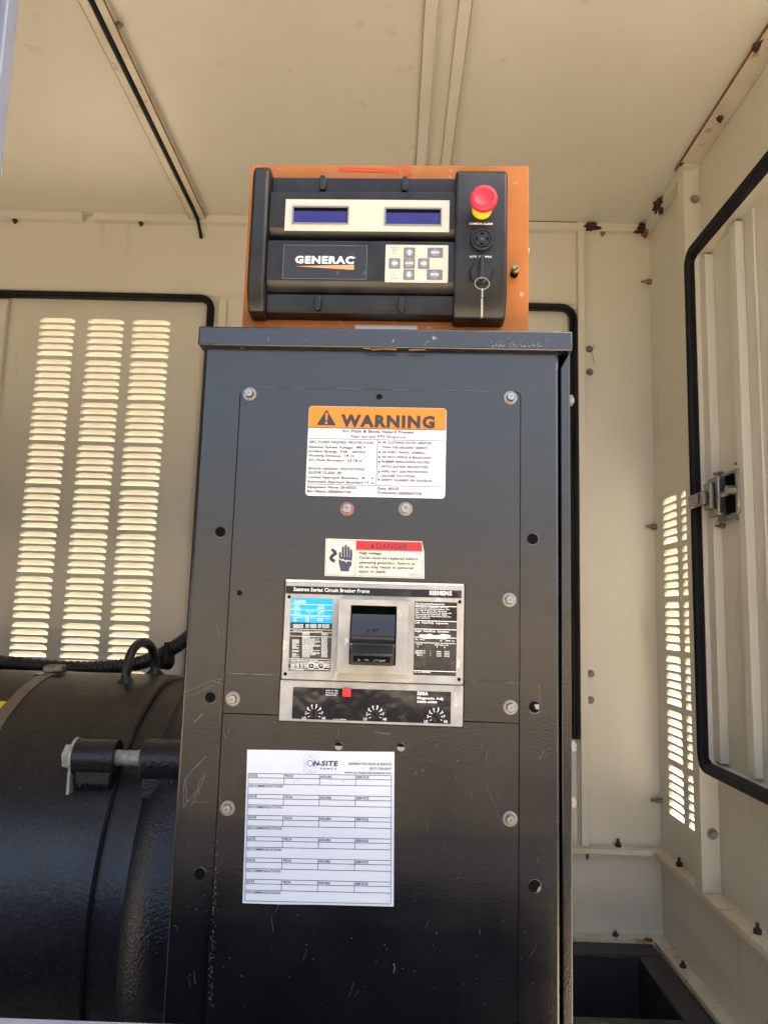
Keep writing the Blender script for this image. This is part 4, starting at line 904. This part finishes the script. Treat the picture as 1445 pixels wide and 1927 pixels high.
Q(b, 'sound_slot', [M['hole'], M['bezel']], hn)
sx, sz = uv(905, 511, yR - .007)
b = MB(); b.lathe((sx, yR, sz), (0, -1, 0), [(0, .0128), (.004, .0128), (.006, .0120), (.0075, .0105), (.0078, 0)], 40); sw_ = Q(b, 'key_switch', M['plastic'], smooth=35)
b = MB(); b.prism([(sx + .0026, sz - .012), (sx + .0020, sz + .0135), (sx, sz + .0150), (sx - .0020, sz + .0135), (sx - .0026, sz - .012), (sx, sz - .0135)][::-1], yR - .0165, yR - .0078); Q(b, 'switch_lever', M['plastic'], sw_, bev=0.001)
# key hanging on a ring
yK = yR - .0185
rx_, rz_ = uv(907, 533, yK)
kt, KO = cab_thing('switch_key', 'small brass key hanging on a thin wire ring from the switch', 'key', (rx_, yK, rz_))
b = MB(); b.tube([(rx_ + .0078 * math.cos(t * math.pi / 16), yK + .002 * math.sin(t * math.pi / 16), rz_ + 0.0076 * math.sin(t * math.pi / 16)) for t in range(32)], .00034, 8, closed=True); b.build('key_ring', M['zinc'], kt, KO, smooth=60)
b = MB(); z0_ = rz_ - .0072
b.box(rx_ - .0008, rx_ + .0008, yK - .004, yK + .004, z0_ - .010, z0_)
tz = z0_ - .010; pts = [(yK - .0016, tz)]
for i in range(8): pts += [(yK - .0016, tz - i * .0026 - .0012), (yK - .0006, tz - i * .0026 - .002)]
b.prism_x(pts + [(yK + .0018, tz - .0215), (yK + .0018, tz)], rx_ - .0010, rx_ + .0010); b.build('key_blade', M['zinc'], kt, KO, 0.0002)

# ================================================================== alternator
AC = (1.5, -0.5); AR = 0.370
at, AO = thing('alternator', 'black cylindrical alternator housing with steel strap left of the cabinet', 'alternator', (-0.9, 1.5, -0.90)), (0.9, -1.5, 0.90)
def A(mb, name, m, parent=None, bev=0, **k): return mb.build(name, m, parent or at, AO if parent is None else (0, 0, 0), bev, **k)
b = MB(); b.lathe((-2.4, AC[0], AC[1]), (1, 0, 0), [(0, 0), (0, AR), (1.978, AR), (1.9815, AR - .003), (1.9815, AR - .010), (2.045, AR - .011), (2.10, AR - .012), (2.10, 0)], 160); A(b, 'housing', M['alternator'], smooth=30)
b = MB(); b.lathe((-0.372, AC[0], AC[1]), (1, 0, 0), [(-.004, AR - .012), (.008, AR + .002), (.030, AR + .018), (.055, AR + .024), (.115, AR + .0245), (.116, .2)], 128); A(b, 'end_flange', M['casting'], smooth=50)
b = MB(); b.lathe((-0.662, AC[0], AC[1]), (1, 0, 0), [(0, AR - .001), (0, AR + .0016), (.022, AR + .0016), (.022, AR - .001)], 160); st = A(b, 'band_strap', M['strap'], smooth=30)
def onc(x, a, r=0.0): return (x, AC[0] + (AR + r) * math.cos(R_(a)), AC[1] + (AR + r) * math.sin(R_(a)))
b = MB(); b.box(-0.668, -0.634, 1.47, 1.50, -0.1300, -0.1155); A(b, 'strap_clamp', M['strap'], st, bev=0.003)
b = MB(); b.cyl((-0.640, 1.462, -0.122), (-0.628, 1.462, -0.122), .006, n=8); b.box(-.676, -.632, 1.45, 1.52, -.1315, -.1301); A(b, 'clamp_screw', M['zinc'], st, bev=0.001)
# lifting eye
e0, e1 = (-0.492, 1.43, -0.142), (-0.474, 1.545, -0.134); pts = []
for i in range(17):
    t = math.pi * i / 16; c_ = (1 - math.cos(t)) / 2; pts.append((e0[0] + (e1[0] - e0[0]) * c_, e0[1] + (e1[1] - e0[1]) * c_, -0.130 + .063 * math.sin(t) ** .8))
b = MB(); b.tube(pts, 0.0085, 14); 
for p in (e0, e1): b.lathe((p[0], p[1], p[2] - .002), (0, 0, 1), [(0, .021), (.006, .017), (.012, .0105), (.018, .0085)], 18)
A(b, 'lifting_eye', M['alternator'], smooth=60)
# lug with draw bolt
YG, ZG, = 1.205, -0.232
b = MB(); b.lathe((-0.480, YG, ZG), (1, 0, 0), [(0, .010), (0, .0265), (.062, .0265), (.062, .0205), (.058, .0160), (.02, .014)], 36); lg = A(b, 'bolt_lug', M['alternator'], smooth=35)
b = MB(); b.box(-0.478, -0.420, YG - .018, 1.262, ZG - .040, ZG - .002); A(b, 'lug_web', M['alternator'], lg, bev=0.004)
b = MB(); b.tube([(-0.480 + .0035 * i, YG - .010 + .003 * math.sin(i * 1.9), ZG - .0385 + .0015 * math.sin(i * 1.3)) for i in range(17)], [.0060 + .0018 * math.sin(i * 2.3) for i in range(17)], 10); A(b, 'weld_bead', M['casting'], lg, smooth=60)
b = MB(); b.cyl((-0.4802, YG, ZG), (-0.4845, YG, ZG), .029, n=32); b.box(-.4845, -.4802, YG - .024, YG - .006, ZG - .052, ZG - .01); A(b, 'lug_washer', M['rod'], lg)
b = MB(); b.cyl((-0.4846, YG, ZG), (-0.4990, YG, ZG), .0195, .0190, 6); A(b, 'bolt_head', M['rod'], lg, bev=0.001)
b = MB(); b.tube([(-0.45 + .005 * i, YG, ZG) for i in range(20)], [.0118 + .0006 * math.sin(i * 2.1) for i in range(20)], 20); A(b, 'draw_bolt', M['rod'], lg, smooth=60)
b = MB(); b.lathe((-0.378, YG, ZG), (1, 0, 0), [(0, 0), (0, .026), (.004, .030), (.11, .031), (.11, 0)], 36); b.box(-.375, -.27, YG - .010, 1.25, ZG - .06, ZG - .01); A(b, 'end_boss', M['casting'], bev=0.003, smooth=50)
b = MB()
for (xa_, xb_) in ((-0.76, -0.6640), ):
    vs = []
    for a_ in (116.5, 118.2, 119.9, 121.5): vs += [onc(xa_, a_, .0008), onc(xb_, a_, .0008)]
    b.add(vs, [(i * 2, i * 2 + 1, i * 2 + 3, i * 2 + 2) for i in range(3)])
A(b, 'yellow_sticker', M['yellow'])
b = MB(); b.box(-2.2, -0.4, 1.35, 1.65, -0.893, -0.82); A(b, 'foot', M['alternator'], bev=.004)

# ================================================================== conduit
pts = []; r_ = []
ctl = [(-1.50, 1.72, -0.09), (-1.15, 1.72, -0.120), (-0.95, 1.72, -0.128), (-0.72, 1.72, -0.140), (-0.58, 1.72, -0.128), (-0.50, 1.72, -0.095), (-0.42, 1.70, -0.035), (-0.34, 1.66, 0.05), (-0.26, 1.60, 0.10), (-0.15, 1.5, 0.11)]
n = 46
for i in range(len(ctl) - 1):
    P0 = Vector(ctl[max(i - 1, 0)]); P1 = Vector(ctl[i]); P2 = Vector(ctl[i + 1]); P3 = Vector(ctl[min(i + 2, len(ctl) - 1)])
    for k_ in range(n):
        t = k_ / n; pts.append(0.5 * ((2 * P1) + (P2 - P0) * t + (2 * P0 - 5 * P1 + 4 * P2 - P3) * t * t + (3 * P1 - P0 - 3 * P2 + P3) * t ** 3))
r_ = [0.0158 + (0.0010 if (i // 2) % 2 else -0.0006) for i in range(len(pts))]
b = MB(); b.tube(pts, r_, 16); cd = b.build('corrugated_conduit', M['conduit'], smooth=60)
tag(cd, 'black corrugated cable conduit sagging behind the alternator top', 'cable conduit')
b = MB(); b.cyl((-0.508, 1.70, -0.115), (-0.494, 1.716, -0.118), .0195, n=16); b.box(-.502, -.492, 1.69, 1.70, -.115, -.075); b.build('cable_tie', M['rubber'], cd)
